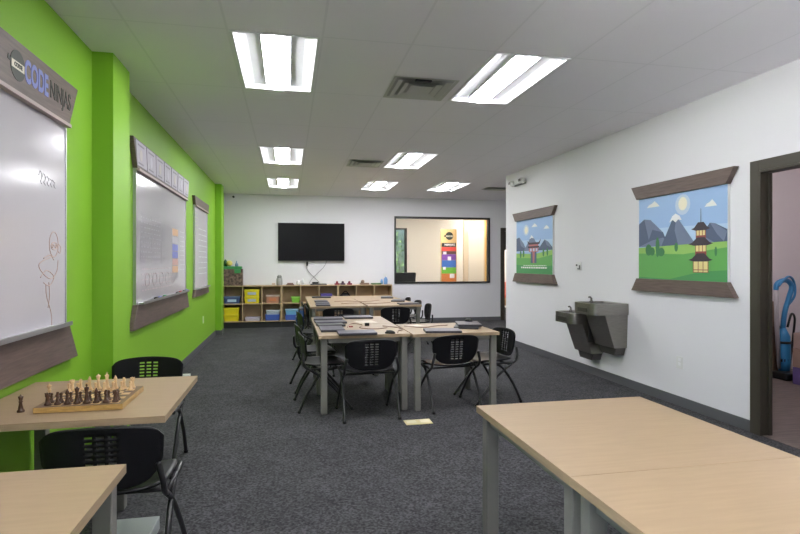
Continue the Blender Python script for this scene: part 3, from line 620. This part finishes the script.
o = MB().at((.31, 12.32, ZTOP)).lathe([(.03, 0), (.03, .10), (.012, .12), (.012, .14)], 14).build('white_bottle', col('palegrey2', (.6, .62, .66))); tag(o, 'pale bottle beside the white cup under the television', 'bottle')
o = thing('network_router', 'flat black router under the television where the cords end', 'router', (.62, 12.3, ZTOP))
MB().box(.48, .84, 12.2, 12.38, ZTOP, ZTOP+.028).build('casing', mat('router_grey', (.07, .07, .075), .4), o, bevel=.006)
MB().box(.52, .66, 12.24, 12.34, ZTOP+.0285, ZTOP+.065).build('power_brick', BLK, o, bevel=.004)
for k, (x, c_, nm) in enumerate(((1.02, (.25, .03, .05), 'dark red'), (1.15, (.10, .06, .10), 'plum'), (1.30, (.22, .03, .06), 'crimson'))):
    mbx = MB().box(x, x+.11, 12.22, 12.32, ZTOP, ZTOP+.035); mbx.sphere((x+.055, 12.27, ZTOP+.055), .03, 0, 10)
    o = mbx.build('toy_figure', col('toy'+str(k), c_)); tag(o, '%s small toy on the right part of the shelf top, %s of three' % (nm, ['left', 'middle', 'right'][k]), 'toy', 'small red toys on the shelf')
o = MB().box(1.60, 1.80, 12.2, 12.34, ZTOP, ZTOP+.04).sphere((1.66, 12.27, ZTOP+.065), .045, 0, 10).build('clay_model', col('claybrown', (.24, .15, .11))); tag(o, 'brown clay model between the red toys and the green tray', 'model')
o = MB().box(1.86, 2.08, 12.2, 12.36, ZTOP, ZTOP+.035).build('flat_tray', col('mossgreen', (.10, .18, .08))); tag(o, 'flat green tray left of the blue bottle', 'tray')
o = thing('cleaner_bottle', 'light blue spray bottle at the right end of the shelf top', 'bottle', (2.20, 12.3, ZTOP))
MB().at((2.20, 12.3, ZTOP)).lathe([(.042, 0), (.046, .02), (.046, .12), (.02, .17)], 14).build('bottle_body', col('bottleblue', (.16, .32, .62)), o)
MB().at((2.20, 12.3, ZTOP)).lathe([(.018, .171), (.018, .20)], 12).at().box(2.15, 2.225, 12.285, 12.315, ZTOP+.20, ZTOP+.235).build('spray_head', WPL, o)
o = MB().at((2.11, 12.32, ZTOP)).lathe([(.03, 0), (.032, .07), (.02, .10), (.018, .12)], 12).build('blue_bottle', col('bottleblue2', (.20, .38, .70))); tag(o, 'shorter blue bottle just left of the spray bottle', 'bottle')

# ------------------------------------------------------------------ tables
TS = .865; TZ = .74
def make_table(lab, loc, group=None, inset=0):
    t = thing('work_table', lab, 'table', loc, group='square birch work tables')
    h = TS/2
    top = MB().box(-h, h, -h, h, TZ-.004, TZ, 0).build('tabletop', [BIRCH], t, local=True)
    MB().box(-h, h, -h, h, TZ-.030, TZ-.0042).build('edge_band', BIRCHE, top, local=True)
    lw = .058; q = h-.022
    spots = [(q, q), (q, -q), (-q, q), (-q, -q)] if not inset else [(-q, q), (-q, -q), (.05, q), (.05, .11)]
    for ax, ay in spots:
        x0, x1 = (ax-lw, ax) if ax > 0 else (ax, ax+lw); y0, y1 = (ay-lw, ay) if ay > 0 else (ay, ay+lw)
        MB().box(x0, x1, y0, y1, .008, TZ-.0305).box(x0+.008, x1-.008, y0+.008, y1-.008, 0, .008).build('leg', LEG, t, bevel=.008, local=True)
    g = q-.012; w = .022
    if inset: MB().box(-g+lw, g-.1, .05, .05+w, TZ-.065, TZ-.031).box(-g, -g+w, -g+lw, g-lw, TZ-.065, TZ-.031).box(-g+lw, g-.1, g-w, g, TZ-.065, TZ-.031).build('apron', LEG, t, local=True)
    else: MB().box(-g+lw, g-lw, -g, -g+w, TZ-.075, TZ-.031).box(-g+lw, g-lw, g-w, g, TZ-.075, TZ-.031).box(-g, -g+w, -g+lw, g-lw, TZ-.075, TZ-.031).box(g-w, g, -g+lw, g-lw, TZ-.075, TZ-.031).build('apron', LEG, t, local=True)
    return t
T = [((1.30, 1.99), 'bare birch table in the right foreground, the one whose far corner nears the doorway'),
     ((1.30, 1.123), 'bare birch table at the bottom right edge, nearest the camera'),
     ((-.965, 2.97), 'birch table against the green wall carrying the chess set'),
     ((-.965, 1.525), 'empty birch table at the bottom left corner, against the green wall'),
     ((.705, 5.46), 'front left table of the near cluster, with laptops at its left edge'),
     ((.705, 6.328), 'back table of the near cluster, behind the front left one'),
     ((1.585, 5.40), 'right table of the near cluster with a slanted laptop pile'),
     ((.76, 8.84), 'front left table of the far cluster'), ((.76, 9.707), 'middle left table of the far cluster'), ((.76, 10.574), 'back left table of the far cluster, closest to the cubbies'),
     ((1.66, 8.84), 'front right table of the far cluster'), ((1.64, 9.707), 'middle right table of the far cluster'), ((1.628, 10.574), 'back right table of the far cluster')]
t0 = None
for (x, y), lab in T:
    if 'carrying the chess' in lab: make_table(lab, (x, y, 0), inset=.19)
    elif t0 is None: t0 = make_table(lab, (x, y, 0))
    else: dup(t0, (x, y, 0), 0, lab)

# ------------------------------------------------------------------ chairs
def make_chair(lab):
    t = thing('stacking_chair', lab, 'chair', (0,0,0), group='black perforated stacking chairs')
    # seat shell
    N = 20; vs = []; fs = []
    for j in range(N+1):
        for i in range(N+1):
            a = -1+2*i/N; b = -1+2*j/N
            u = a*math.sqrt(1-.30*b*b*b*b); v = b*math.sqrt(1-.30*a*a*a*a)
            x = u*.235*(1+.03*v); y = v*.215
            z = .435+.012*u*u-.008*math.cos(u*1.5)-.03*max(0, v-.6)**2*5+.03*max(0, -v-.55)
            vs.append((x, y, z))
    for j in range(N):
        for i in range(N): k = j*(N+1)+i; fs.append((k, k+1, k+N+2, k+N+1))
    s = MB().add(vs, fs, 0, True).build('seat', PLAS, t, local=True, recalc=False)
    m = s.modifiers.new('thick', 'SOLIDIFY'); m.thickness = .014; m.offset = -1
    # perforated backrest
    sl = [0.0]
    xsn = sorted(set([round(-1+2*i/22, 4) for i in range(23) if abs(-1+2*i/22) > .33]+[q for c in (-.190, 0, .190) for q in (c-.068, c, c+.068)]+[-.33, .33]))
    hole_x = [(c-.068, c+.068) for c in (-.190, 0, .190)]
    rows = 9; tv_ = []
    z0h, ph, hh = .17, .082, .020
    hole_t = [(z0h+ph*k, z0h+ph*k+.040) for k in range(rows)]
    ts = sorted(set([0, .04, .09, .13]+[q for h in hole_t for q in h]+[.93, .97, 1.0]))
    vs = []; fs = []
    for tt in ts:
        for ss in xsn:
            aa = abs(ss)
            zlo = .447+.060*aa**3+.065*aa**10; zhi = .728-.022*ss*ss-.035*aa**10
            z = zlo+(zhi-zlo)*tt
            hw = .243-.018*(max(0, .715-z)/.27)**1.5
            rise = (z-.45)/.3
            vs.append((ss*hw, -.215-.035*rise+.035*ss*ss, z))
    n = len(xsn)
    for j in range(len(ts)-1):
        for i in range(n-1):
            cx = (xsn[i]+xsn[i+1])/2; ct = (ts[j]+ts[j+1])/2
            if any(a < cx < b for a, b in hole_x) and any(a < ct < b for a, b in hole_t): continue
            k = j*n+i; fs.append((k, k+1, k+n+1, k+n))
    b = MB().add(vs, fs, 0, True).build('backrest', PLAS, t, local=True, recalc=False)
    m = b.modifiers.new('thick', 'SOLIDIFY'); m.thickness = .010; m.offset = 0
    for sgn in (-1, 1):
        x = sgn*.245
        MB().tube(smooth_path([(sgn*.226, -.232, .56), (sgn*.234, -.232, .52), (x, -.228, .475), (x, -.210, .43), (x, -.17, .405)], 5), .0135, 8).build('back_support', TUBE, t, local=True)
        f = MB().tube(smooth_path([(x, -.17, .405), (x, -.02, .30), (x+sgn*.004, .13, .14), (x+sgn*.006, .235, .012)], 5), .0135, 8).build('leg', TUBE, t, local=True)
        MB().tube([(x+sgn*.006, .229, .022), (x+sgn*.006, .241, 0)], .016, 8).build('foot_cap', BLK, f, local=True)
        r = MB().tube(smooth_path([(x, .16, .412), (x, .04, .405), (x, -.06, .36), (x+sgn*.004, -.18, .19), (x+sgn*.006, -.265, .012)], 6), .0135, 8).build('leg', TUBE, t, local=True)
        MB().tube([(x+sgn*.006, -.259, .022), (x+sgn*.006, -.271, 0)], .016, 8).build('foot_cap', BLK, r, local=True)
        MB().tube([(x, -.17, .405), (x, .16, .412)], .010, 8).build('side_rail', TUBE, t, local=True)
    MB().tube([(-.245, .10, .405), (.245, .10, .405)], .009, 8).tube([(-.245, -.12, .400), (.245, -.12, .400)], .009, 8).build('cross_rail', TUBE, t, local=True)
    return t
D = math.radians
CH_ = [((-.77, 2.70), 0, 'black chair at bottom left, pulled up to the chess table with its back to us'),
       ((-1.00, 4.00), 180, 'black chair on the far side of the chess table, facing the camera'),
       ((.72, 5.03), 3, 'black chair at the near end of the front left cluster table'),
       ((1.545, 5.17), 7, 'black chair pushed under the near edge of the right cluster table'),
       ((2.01, 5.33), 98, 'black chair at the right end of the near cluster'),
       ((.345, 5.43), -86, 'nearer chair on the left side of the near table cluster'),
       ((.315, 6.22), -84, 'second chair on the left side of the near table cluster'),
       ((.36, 7.80), -82, 'chair standing alone at the left, between the two table clusters'),
       ((.75, 8.52), 0, 'chair at the near edge of the far cluster, left of two'),
       ((1.63, 8.52), 4, 'chair at the near edge of the far cluster, right of two'),
       ((.51, 8.86), -90, 'chair with a blue backpack on the left of the far cluster'),
       ((.46, 9.70), -90, 'chair behind the backpack chair on the far cluster left side'),
       ((2.10, 8.85), 88, 'nearest of three chairs along the right side of the far cluster'),
       ((2.13, 9.70), 92, 'middle of three chairs along the right side of the far cluster'),
       ((2.13, 10.56), 90, 'farthest of three chairs along the right side of the far cluster'),
       ((.80, 6.98), 180, 'chair at the far end of the near cluster, its back to the far tables')]
c0 = None
for (x, y), a, lab in CH_:
    if c0 is None: c0 = make_chair(lab); c0.location = (x, y, 0); c0.rotation_euler = (0, 0, D(a))
    else: dup(c0, (x, y, 0), D(a), lab)

# backpack hanging on the far cluster chair
bp = thing('backpack', 'blue and black backpack hanging on a chair back at the far cluster', 'backpack', (.06, 8.93, .25))
MB().box(-.02, .07, 8.76, 9.10, .26, .70).build('bag_body', col('packblack', (.015, .02, .03)), bp, bevel=.04, seg=4)
MB().box(-.065, -.021, 8.79, 9.07, .29, .56).build('front_pocket', col('packblue', (.015, .06, .19)), bp, bevel=.015, seg=3)
MB().box(-.01, .06, 8.735, 8.759, .32, .66).build('side_pocket', col('packblue', (.015, .06, .19)), bp, bevel=.008)
MB().tube(smooth_path([(.06, 8.90, .69), (.075, 8.91, .745), (.115, 8.93, .745), (.125, 8.94, .69)], 4), .008, 6).build('strap', BLK, bp)

bp.location = (.235, 8.86, .25)
# ------------------------------------------------------------------ laptops and small things on the tables
def laptop(loc, rz, w=.34, d=.235, h=.022, m=LAPT, lab='', group='closed laptops on the tables'):
    t = thing('laptop', lab, 'laptop', loc, rz, group)
    MB().box(-w/2, w/2, -d/2, d/2, 0, h*.55).build('base', LAPD, t, bevel=.003, local=True)
    MB().box(-w/2, w/2, -d/2, d/2, h*.58, h).build('screen_lid', m, t, bevel=.003, local=True)
    return t
z = TZ+.0005
LP = [((.635, 5.115), 0, .36, .25, LAPT, 0, 'grey laptop along the front edge of the near cluster'),
      ((.425, 5.46), 90, .36, .235, LAPT, 0, 'grey laptop at the left edge, behind the front edge laptop'),
      ((.44, 5.80), 8, .28, .20, LAPD, 0, 'small black laptop between the grey ones at the left edge'),
      ((.46, 6.10), 4, .34, .235, LAPT, 0, 'grey laptop on the left edge of the rear near-cluster table, nearer one'),
      ((.46, 6.47), -3, .34, .235, LAPT, 0, 'grey laptop at the back left corner of the near cluster'),
      ((.83, 6.58), 2, .34, .235, LAPT, 0, 'laptop at the back of the near cluster, middle of the table'),
      ((1.475, 5.10), -8, .35, .24, LAPT, 0, 'single laptop slanted on the near edge of the right cluster table'),
      ((1.83, 5.40), 68, .36, .25, LAPD, 0, 'bottom laptop of the pile on the right cluster table'),
      ((1.85, 5.42), 78, .34, .24, LAPT, 1, 'top laptop of the pile on the right cluster table'),
      ((.53, 8.62), 90, .30, .22, LAPT, 0, 'nearest laptop at the left edge of the far cluster'),
      ((.55, 9.03), 88, .30, .22, LAPT, 0, 'second laptop at the left edge of the far cluster'),
      ((.55, 9.48), 90, .32, .22, LAPT, 0, 'third laptop at the left edge of the far cluster'),
      ((.62, 10.55), 0, .36, .235, LAPD, 0, 'dark laptop at the back left of the far cluster'),
      ((1.92, 8.62), 0, .34, .235, LAPT, 0, 'nearest laptop on the right edge of the far cluster'),
      ((1.90, 9.35), 75, .34, .235, LAPT, 0, 'middle laptop on the right edge of the far cluster'),
      ((1.86, 10.25), 80, .34, .235, LAPD, 0, 'farthest laptop on the right edge of the far cluster')]
for (x, y), a, w, d, m, st, lab in LP: laptop((x, y, z+st*.0225), D(a), w, d, .022, m, lab)
def mouse(x, y, zz, a, lab):
    t = thing('computer_mouse', lab, 'mouse', (x, y, zz), D(a), 'computer mice')
    vs = MB().sphere((0, 0, .001), .033, 0, 14, (.95, 1.6, .95)); 
    vs.v = [(p[0], p[1], max(p[2], 0)) for p in vs.v]; vs.build('shell', BLK, t, local=True)
    MB().tube([(0, .02, .031), (0, .036, .026)], .004, 6).build('scroll_wheel', mat('grey_lever', (.15,.15,.15), .5), t, local=True)
mouse(.95, 5.07, z, 70, 'black mouse beside the front edge laptop of the near cluster')
mouse(1.90, 5.55, z+.0455, 30, 'black mouse on top of the laptop pile')
def cord(pts, m, lab, r=.004):
    o = MB().tube(smooth_path([(a, b, z+r) for a, b in pts], 6), r, 6).build('charging_cord', m); tag(o, lab, 'cord', 'loose cords on the tables')
RC = mat('cord_brown', (.22, .12, .09), .5)
cord([(.60, 5.62), (.68, 5.95), (.78, 5.80), (.72, 5.55), (.86, 5.42), (1.0, 5.50)], RC, 'brown cord looping across the near cluster front table')
cord([(1.03, 5.10), (1.06, 5.22), (1.12, 5.30), (1.10, 5.50), (.98, 5.66)], RC, 'brown cord by the mouse on the near cluster')
cord([(1.20, 5.60), (1.38, 5.45), (1.55, 5.56), (1.68, 5.60)], RC, 'thin brown cord at the rear of the right cluster table')
cord([(.85, 8.9), (1.1, 9.0), (1.4, 8.85), (1.7, 9.0)], RC, 'long cord lying across the far cluster front tables')
cord([(.78, 9.4), (1.0, 9.5), (1.3, 9.3), (1.6, 9.6)], RC, 'long cord lying across the far cluster middle tables')
o = MB().box(.62, .66, 5.64, 5.67, z, z+.012).build('small_part', col('redpart', (.30, .06, .05))); tag(o, 'small red brick lying by the brown cord', 'toy brick')
o = MB().box(.80, .845, 5.72, 5.76, z, z+.03).build('small_part', BLK); tag(o, 'small black block standing in the middle of the near cluster', 'block')
o = MB().box(.885, 1.045, 4.99+.05, 5.14+.0, z, z+.004)
del o
# paper sheets
def paper(x, y, a, w, d, lab): 
    o = MB().box(-w/2, w/2, -d/2, d/2, 0, .0012).build('paper_sheet', col('paper', (.56, .48, .38)), None, local=True); o.location = (x, y, z); o.rotation_euler = (0, 0, D(a)); tag(o, lab, 'paper', 'paper sheets on the tables')
paper(1.30, 5.62, 20, .22, .16, 'pale sheet at the back left of the right cluster table')
paper(.86, 6.12, 10, .22, .28, 'pale sheet in the middle of the rear near-cluster table')

# ------------------------------------------------------------------ chess set
bx, by, bs = -.932, 2.872, .185
cb = thing('chess_board', 'wooden chessboard with dark border on the table by the green wall', 'chessboard', (bx, by, z))
BH = .026
MB().box(bx-bs, bx+bs, by-bs, by+bs, z, z+BH-.001).build('box_body', BOARDE, cb, bevel=.002)
MB().box(bx-bs+.002, bx+bs-.002, by-bs+.002, by+bs-.002, z+BH-.0009, z+BH).build('border', BORDER, cb)
mb = MB(); sq = .0405
for i in range(8):
    for j in range(8):
        x = bx-4*sq+i*sq; y = by-4*sq+j*sq; mb.add([(x,y,z+BH+.0004),(x+sq,y,z+BH+.0004),(x+sq,y+sq,z+BH+.0004),(x,y+sq,z+BH+.0004)], [(0,1,2,3)], (i+j) % 2)
mb.build('squares', [DARKW, LIGHTW], cb, recalc=False)
PR = {
 'pawn': [(.0125,0),(.0125,.005),(.009,.009),(.005,.022),(.0045,.027),(.008,.029),(.004,.031),(.0075,.037),(.0065,.043),(.002,.046)],
 'rook': [(.0145,0),(.0145,.006),(.010,.011),(.0075,.034),(.011,.039),(.011,.050)],
 'bishop': [(.0145,0),(.0145,.006),(.010,.011),(.0055,.034),(.009,.038),(.005,.041),(.009,.050),(.006,.060),(.0025,.064),(.003,.067),(.001,.069)],
 'queen': [(.0155,0),(.0155,.007),(.011,.012),(.006,.042),(.010,.046),(.006,.049),(.0085,.060),(.011,.070),(.006,.071),(.003,.076),(.001,.079)],
 'king': [(.0160,0),(.0160,.007),(.011,.012),(.0065,.045),(.0105,.049),(.0065,.052),(.0095,.066),(.0105,.072),(.004,.075),(.003,.078)],
 'knight': [(.0145,0),(.0145,.006),(.010,.011),(.007,.016)]}
protos = {}
def piece(kind, x, y, zz, dark, lab, cat='chess piece'):
    m = DARKW if dark else LIGHTW; key = (kind, dark); rz = 0 if dark else PI
    if key in protos: return dup(protos[key], (x, y, zz), rz, lab)
    t = thing('chess_'+kind, lab, cat, (x, y, zz), rz, ('dark' if dark else 'light')+' chess pieces')
    mb = MB().lathe(PR[kind], 14)
    if kind == 'rook':
        for k in range(4): a = k*PI/2+.4; mb.box(.008*math.cos(a)-.003, .008*math.cos(a)+.003, .008*math.sin(a)-.003, .008*math.sin(a)+.003, .0495, .055)
    if kind == 'knight':
        mb.prism([(-.009, .014), (.008, .014), (.0075, .026), (.011, .036), (.008, .050), (.002, .058), (-.002, .054), (-.012, .044), (-.013, .038), (-.006, .038), (-.002, .034), (-.008, .024)], 'x', -.005, .005)
    if kind == 'king': mb.box(-.0015, .0015, -.0015, .0015, .077, .088).box(-.005, .005, -.0015, .0015, .081, .0845)
    mb.build('body', m, t, local=True, bevel=(.001 if kind == 'knight' else 0)); protos[key] = t; return t
order = ['rook', 'knight', 'bishop', 'queen', 'king', 'bishop', 'knight', 'rook']
nth = ['first', 'second', 'third', 'fourth', 'fifth', 'sixth', 'seventh', 'eighth']
zz = z+BH+.0006
for i in range(8):
    x = bx-3.5*sq+i*sq
    piece(order[i], x, by-3.5*sq, zz, True, 'dark wooden chess %s in the near row on the board, %s piece from the left' % (order[i], nth[i]))
    piece('pawn', x, by-2.5*sq, zz, True, 'dark wooden chess pawn just behind the near row, %s pawn from the left' % nth[i])
    piece('pawn', x, by+2.5*sq, zz, False, 'light wooden chess pawn, %s from the left in the light pawn row' % nth[i])
    piece(order[i], x, by+3.5*sq, zz, False, 'light wooden chess %s in the farthest row on the board, %s piece from the left' % (order[i], nth[i]))
piece('queen', -1.155, 2.955, z, False, 'light chess queen standing on the table beyond the left board edge')
piece('queen', -1.185, 2.735, z, True, 'dark chess queen standing alone on the table left of the board')

# ------------------------------------------------------------------ floor things
def fbox(x, y, w, d, lab):
    t = thing('floor_box', lab, 'floor outlet', (x, y, 0), group='brass floor outlet boxes')
    MB().box(x-w/2, x+w/2, y-d/2, y+d/2, .0005, .006).build('plate', BRASS, t, bevel=.002)
    for s in (-1, 1): MB().box(x+s*w/4-w*.18, x+s*w/4+w*.18, y-d*.28, y+d*.28, .0062, .009).build('flap', mat('brass_pale', (.85, .78, .55), .35, metal=.2), t)
fbox(1.125, 4.66, .24, .14, 'pale brass floor outlet in front of the near cluster legs')
fbox(1.08, 6.93, .17, .13, 'brass floor outlet beneath the back of the near cluster')
o = MB().box(-.90, -.67, 2.50, 3.07, 0, .07).build('flat_carton', mat('pale_carton', (.42, .46, .46), .5), bevel=.004); tag(o, 'pale grey flat box lying on the floor under the chess table', 'box')
o = thing('cable_tray', 'small white adapter on the floor near the green wall baseboard', 'adapter', (-1.255, 7.1, 0))
MB().box(-1.31, -1.20, 7.05, 7.15, .0005, .03).build('casing', WPL, o, bevel=.003)
MB().tube(smooth_path([(-1.31, 7.1, .012), (-1.36, 7.12, .012), (-1.38, 7.2, .012)], 4), .005, 6).build('cord', WPL, o)
def tri(n): pass

# ------------------------------------------------------------------ storage room things
vc = thing('stick_vacuum', 'blue upright vacuum with a curved handle standing in the storage room', 'vacuum', (6.02, 5.55, .004))
VB = mat('vac_blue', (.03, .20, .42), .3); VG = mat('vac_grey', (.30, .28, .30), .35)
MB().box(5.86, 6.14, 5.36, 5.60, .004, .09).build('floor_head', BLK, vc, bevel=.02, seg=3)
MB().tube([(6.04, 5.56, .08), (6.05, 5.57, .20), (6.05, 5.58, .5), (6.04, 5.6, .60)], [.06, .075, .075, .05], 14).build('dust_bin', VB, vc)
MB().at((6.05, 5.575, .0)).lathe([(.078, .20), (.078, .235)], 14).build('ring_band', BLK, vc); MB().at((6.05, 5.575, .0)).lathe([(.078, .42), (.078, .45)], 14).build('ring_band', BLK, vc)
MB().tube([(5.955, 5.55, .12), (5.935, 5.56, .62), (5.93, 5.57, 1.08)], [.02, .028, .028], 12).build('grey_tube', VG, vc)
MB().tube(smooth_path([(5.93, 5.57, 1.08), (5.95, 5.57, 1.16), (6.06, 5.56, 1.20), (6.15, 5.56, 1.13), (6.12, 5.57, .98), (6.07, 5.58, .80), (6.05, 5.59, .58)], 6), [.030]*36+[.035], 12).build('blue_handle', VB, vc)
MB().tube(smooth_path([(5.94, 5.54, 1.13), (6.04, 5.52, 1.24), (6.14, 5.54, 1.22), (6.20, 5.56, 1.12), (6.19, 5.56, 1.0), (6.12, 5.57, .90)], 6), .014, 8).build('hose', VB, vc)
MB().tube(smooth_path([(6.10, 5.57, .62), (6.17, 5.58, .78), (6.24, 5.60, .72), (6.24, 5.62, .5), (6.20, 5.62, .2)], 6), .013, 8).build('power_cord', BLK, vc)
CARD = mat('cardboard', (.20, .115, .075), .8); 
def carton(x0, x1, y0, y1, z0, z1, m, lab, tape=None):
    t = thing('cardboard_box', lab, 'box', ((x0+x1)/2, (y0+y1)/2, z0), group='boxes in the storage room')
    MB().box(x0, x1, y0, y1, z0, z1).build('carton', m, t, bevel=.004)
    MB().box(x0-.0, x1+.0, (y0+y1)/2-.025, (y0+y1)/2+.025, z1+.0002, z1+.001).build('tape', tape or mat('tape', (.35, .25, .16), .4), t)
carton(5.62, 6.06, 5.66, 5.98, .004, .62, CARD, 'large brown carton behind the blue vacuum, the lower one')
carton(5.60, 6.0, 5.66, 5.98, .623, .93, mat('cardboard2', (.25, .16, .11), .8), 'brown carton stacked on top behind the blue vacuum')
carton(5.765, 6.25, 4.95, 5.25, .004, .20, mat('purple_box', (.12, .08, .25), .6), 'purple white box at the bottom of the storage room stack')
carton(5.765, 6.24, 4.95, 5.25, .203, .42, mat('cardboard3', (.36, .24, .19), .8), 'tan carton in the middle of the storage room stack')
carton(5.775, 6.23, 4.95, 5.25, .423, .60, mat('cardboard4', (.42, .30, .26), .8), 'pale tan carton at the top of the storage room stack')
o = MB().box(5.42, 5.60, 5.70, 5.95, .004, .15).build('storage_case', BLK, bevel=.01); tag(o, 'low black case on the storage room floor beside the cartons', 'case')

vc.location.x -= .06
# ------------------------------------------------------------------ lobby things
ps = thing('banner_stand', 'wooden banner with round black emblem and rows of coloured belts in the lobby', 'banner', (4.535, 15.0, 0))
MB().box(4.30, 4.77, 15.0, 15.05, .25, 2.39).build('backing', mat('banner_wood', (.66, .46, .22), .5), ps)
MB().box(4.32, 4.75, 14.9, 15.12, 0, .04).box(4.42, 4.65, 14.99, 15.06, .04, .25).build('foot', BLK, ps)
bands = [((.02,.02,.02), 1.88, 1.99, 'black'), ((.62,.06,.05), 1.76, 1.875, 'red'), ((.10,.05,.05), 1.67, 1.755, 'brown'), ((.20,.07,.38), 1.50, 1.665, 'purple'), ((.05,.16,.55), 1.29, 1.495, 'blue'), ((.16,.48,.05), 1.11, 1.285, 'green'), ((.62,.20,.05), .62, 1.105, 'orange')]
for c_, a, b, nm in bands:
    o = MB().box(4.32, 4.75, 14.992, 14.9995, a, b).build(nm+'_band', INK('band_'+nm, c_), ps)
MB().box(4.36, 4.46, 14.988, 14.9915, 1.66, 1.74).box(4.50, 4.60, 14.988, 14.9915, 1.49, 1.60).box(4.36, 4.44, 14.988, 14.9915, 1.22, 1.30).box(4.56, 4.70, 14.988, 14.9915, .98, 1.10).build('white_square', INK('bandwhite', (.75,.72,.8)), ps)
lgm = MB(); lgm.prism([(4.55+.115*math.cos(k*PI/14), 2.195+.115*math.sin(k*PI/14)) for k in range(28)], 'y', 14.994, 14.9995, 0)
lgm.prism([(4.40, 2.22), (4.45, 2.21), (4.45, 2.18), (4.39, 2.16)], 'y', 14.994, 14.9995, 0)
lgm.box(4.455, 4.645, 14.992, 14.9939, 2.165, 2.21, 1)
TM = lambda x, z_, y: Matrix.Translation((x, y, z_)) @ Matrix(((1,0,0,0),(0,0,-1,0),(0,1,0,0),(0,0,0,1)))
lgm.text('CODE', .045, TM(4.55, 2.188, 14.990), 0, bold=.001)
lgm.build('round_emblem', [INK('black', (.02,.02,.02)), INK('cream', (.65,.62,.5))], ps, recalc=False)
MB().text('NINJAS', .10, TM(4.56, 1.935, 14.990), 0, bold=.001).build('band_lettering', INK('bandwhite', (.75,.72,.8)), ps, recalc=False)
ac = thing('lobby_armchair', 'black tub armchair in the lobby, seen through the window lower left', 'armchair', (2.82, 14.0, 0))
MB().box(2.50, 3.14, 13.72, 14.30, .12, .46).build('seat', BLK, ac, bevel=.03, seg=3)
MB().hexa([(2.48, 13.60, .12), (3.16, 13.60, .12), (3.16, 13.715, .12), (2.48, 13.715, .12)], [(2.44, 13.52, 1.17), (3.22, 13.52, 1.17), (3.22, 13.64, 1.17), (2.44, 13.64, 1.17)]).build('backrest', BLK, ac, bevel=.03, seg=3)
for x in (2.40, 3.145): MB().box(x, x+.09, 13.72, 14.25, .12, .68).build('armrest', BLK, ac, bevel=.02, seg=3)
for x in (2.52, 3.10):
    for y in (13.74, 14.24): MB().tube([(x, y, 0), (x, y, .12)], .02, 8).build('leg', BLK, ac)
bn = thing('hall_bench', 'orange cushioned bench beyond the far doorway', 'bench', (6.1, 14.6, 0))
MB().box(5.80, 6.45, 14.45, 14.90, .20, .42).build('base', mat('tan_base', (.42, .27, .14), .6), bn, bevel=.01)
MB().box(5.80, 6.45, 14.45, 14.90, .421, .50).build('cushion', mat('orange_cushion', (.62, .14, .08), .7), bn, bevel=.02, seg=3)
MB().box(5.80, 6.45, 14.78, 14.90, .501, .86).build('back_cushion', mat('coral_cushion', (.68, .26, .20), .7), bn, bevel=.02, seg=3)
for x in (5.84, 6.36):
    for y in (14.48, 14.82): MB().box(x, x+.05, y, y+.05, 0, .2).build('leg', BLK, bn)
# shrubs outside the lobby window
def shrub(x, y, r, h, seed, lab):
    random.seed(seed); t = thing('garden_shrub', lab, 'shrub', (x, y, -.1), group='shrubs outside the lobby window')
    mb = MB()
    for k in range(420):
        a = random.uniform(0, 2*PI); u = random.random()**.5; zz_ = random.uniform(.25, 1)
        px, py, pz = x+r*u*math.cos(a)*(1.1-zz_*.4), y+r*u*math.sin(a)*(1.1-zz_*.4), -.1+h*zz_
        dx, dy, dz = [random.uniform(-.09, .09) for _ in range(3)]; ex, ey, ez = [random.uniform(-.07, .07) for _ in range(3)]
        mb.add([(px, py, pz), (px+ex, py+ey, pz+ez), (px+dx+ex, py+dy+ey, pz+dz+ez), (px+dx, py+dy, pz+dz)], [(0,1,2,3)], k % 2)
    mb.build('foliage', [col('leaf1', (.12, .22, .06), .7), col('leaf2', (.24, .34, .10), .7)], t, recalc=False)
    MB().tube([(x, y, -.1), (x, y, -.1+h*.6)], [.05, .02], 8).build('stem', col('bark', (.12, .08, .05)), t)
shrub(3.0, 19.2, .75, 2.0, 1, 'leafy shrub outside the lobby window, left one'); shrub(4.2, 20.4, .85, 2.7, 2, 'taller leafy shrub outside the lobby window, right one')

for o in bpy.data.objects:
    if 'writing' in o.name and 'surface' not in o.name: o['kind'] = 'stuff'
# ------------------------------------------------------------------ world, camera, exposure
w = bpy.data.worlds.new('world'); bpy.context.scene.world = w; w.use_nodes = True
nt = w.node_tree; bg = nt.nodes['Background']; sk = nt.nodes.new('ShaderNodeTexSky'); sk.sky_type = 'HOSEK_WILKIE'; sk.turbidity = 6; sk.sun_direction = (.3, .2, .9)
nt.links.new(sk.outputs[0], bg.inputs[0]); bg.inputs[1].default_value = 3.2
sun = bpy.data.lights.new('sun', 'SUN'); sun.energy = 34; sun.angle = .01; so = bpy.data.objects.new('sun', sun); C.objects.link(so)
so.rotation_euler = Vector((-.35, -.15, -.92)).to_track_quat('-Z', 'Y').to_euler(); so.location = (3, -6, 12)
cam = bpy.data.cameras.new('camera'); co = bpy.data.objects.new('camera', cam); C.objects.link(co)
cam.sensor_width = 36; cam.lens = 540/800*36; cam.shift_y = -4/800; cam.clip_start = .05
co.location = (0, 0, 1.413); co.rotation_euler = (PI/2, 0, -math.atan((400-288.6)/540))
bpy.context.scene.camera = co
vs_ = bpy.context.scene.view_settings
vs_.view_transform = 'Standard'; vs_.look = 'None'; vs_.gamma = 1; vs_.use_curve_mapping = False; vs_.exposure = 2.1
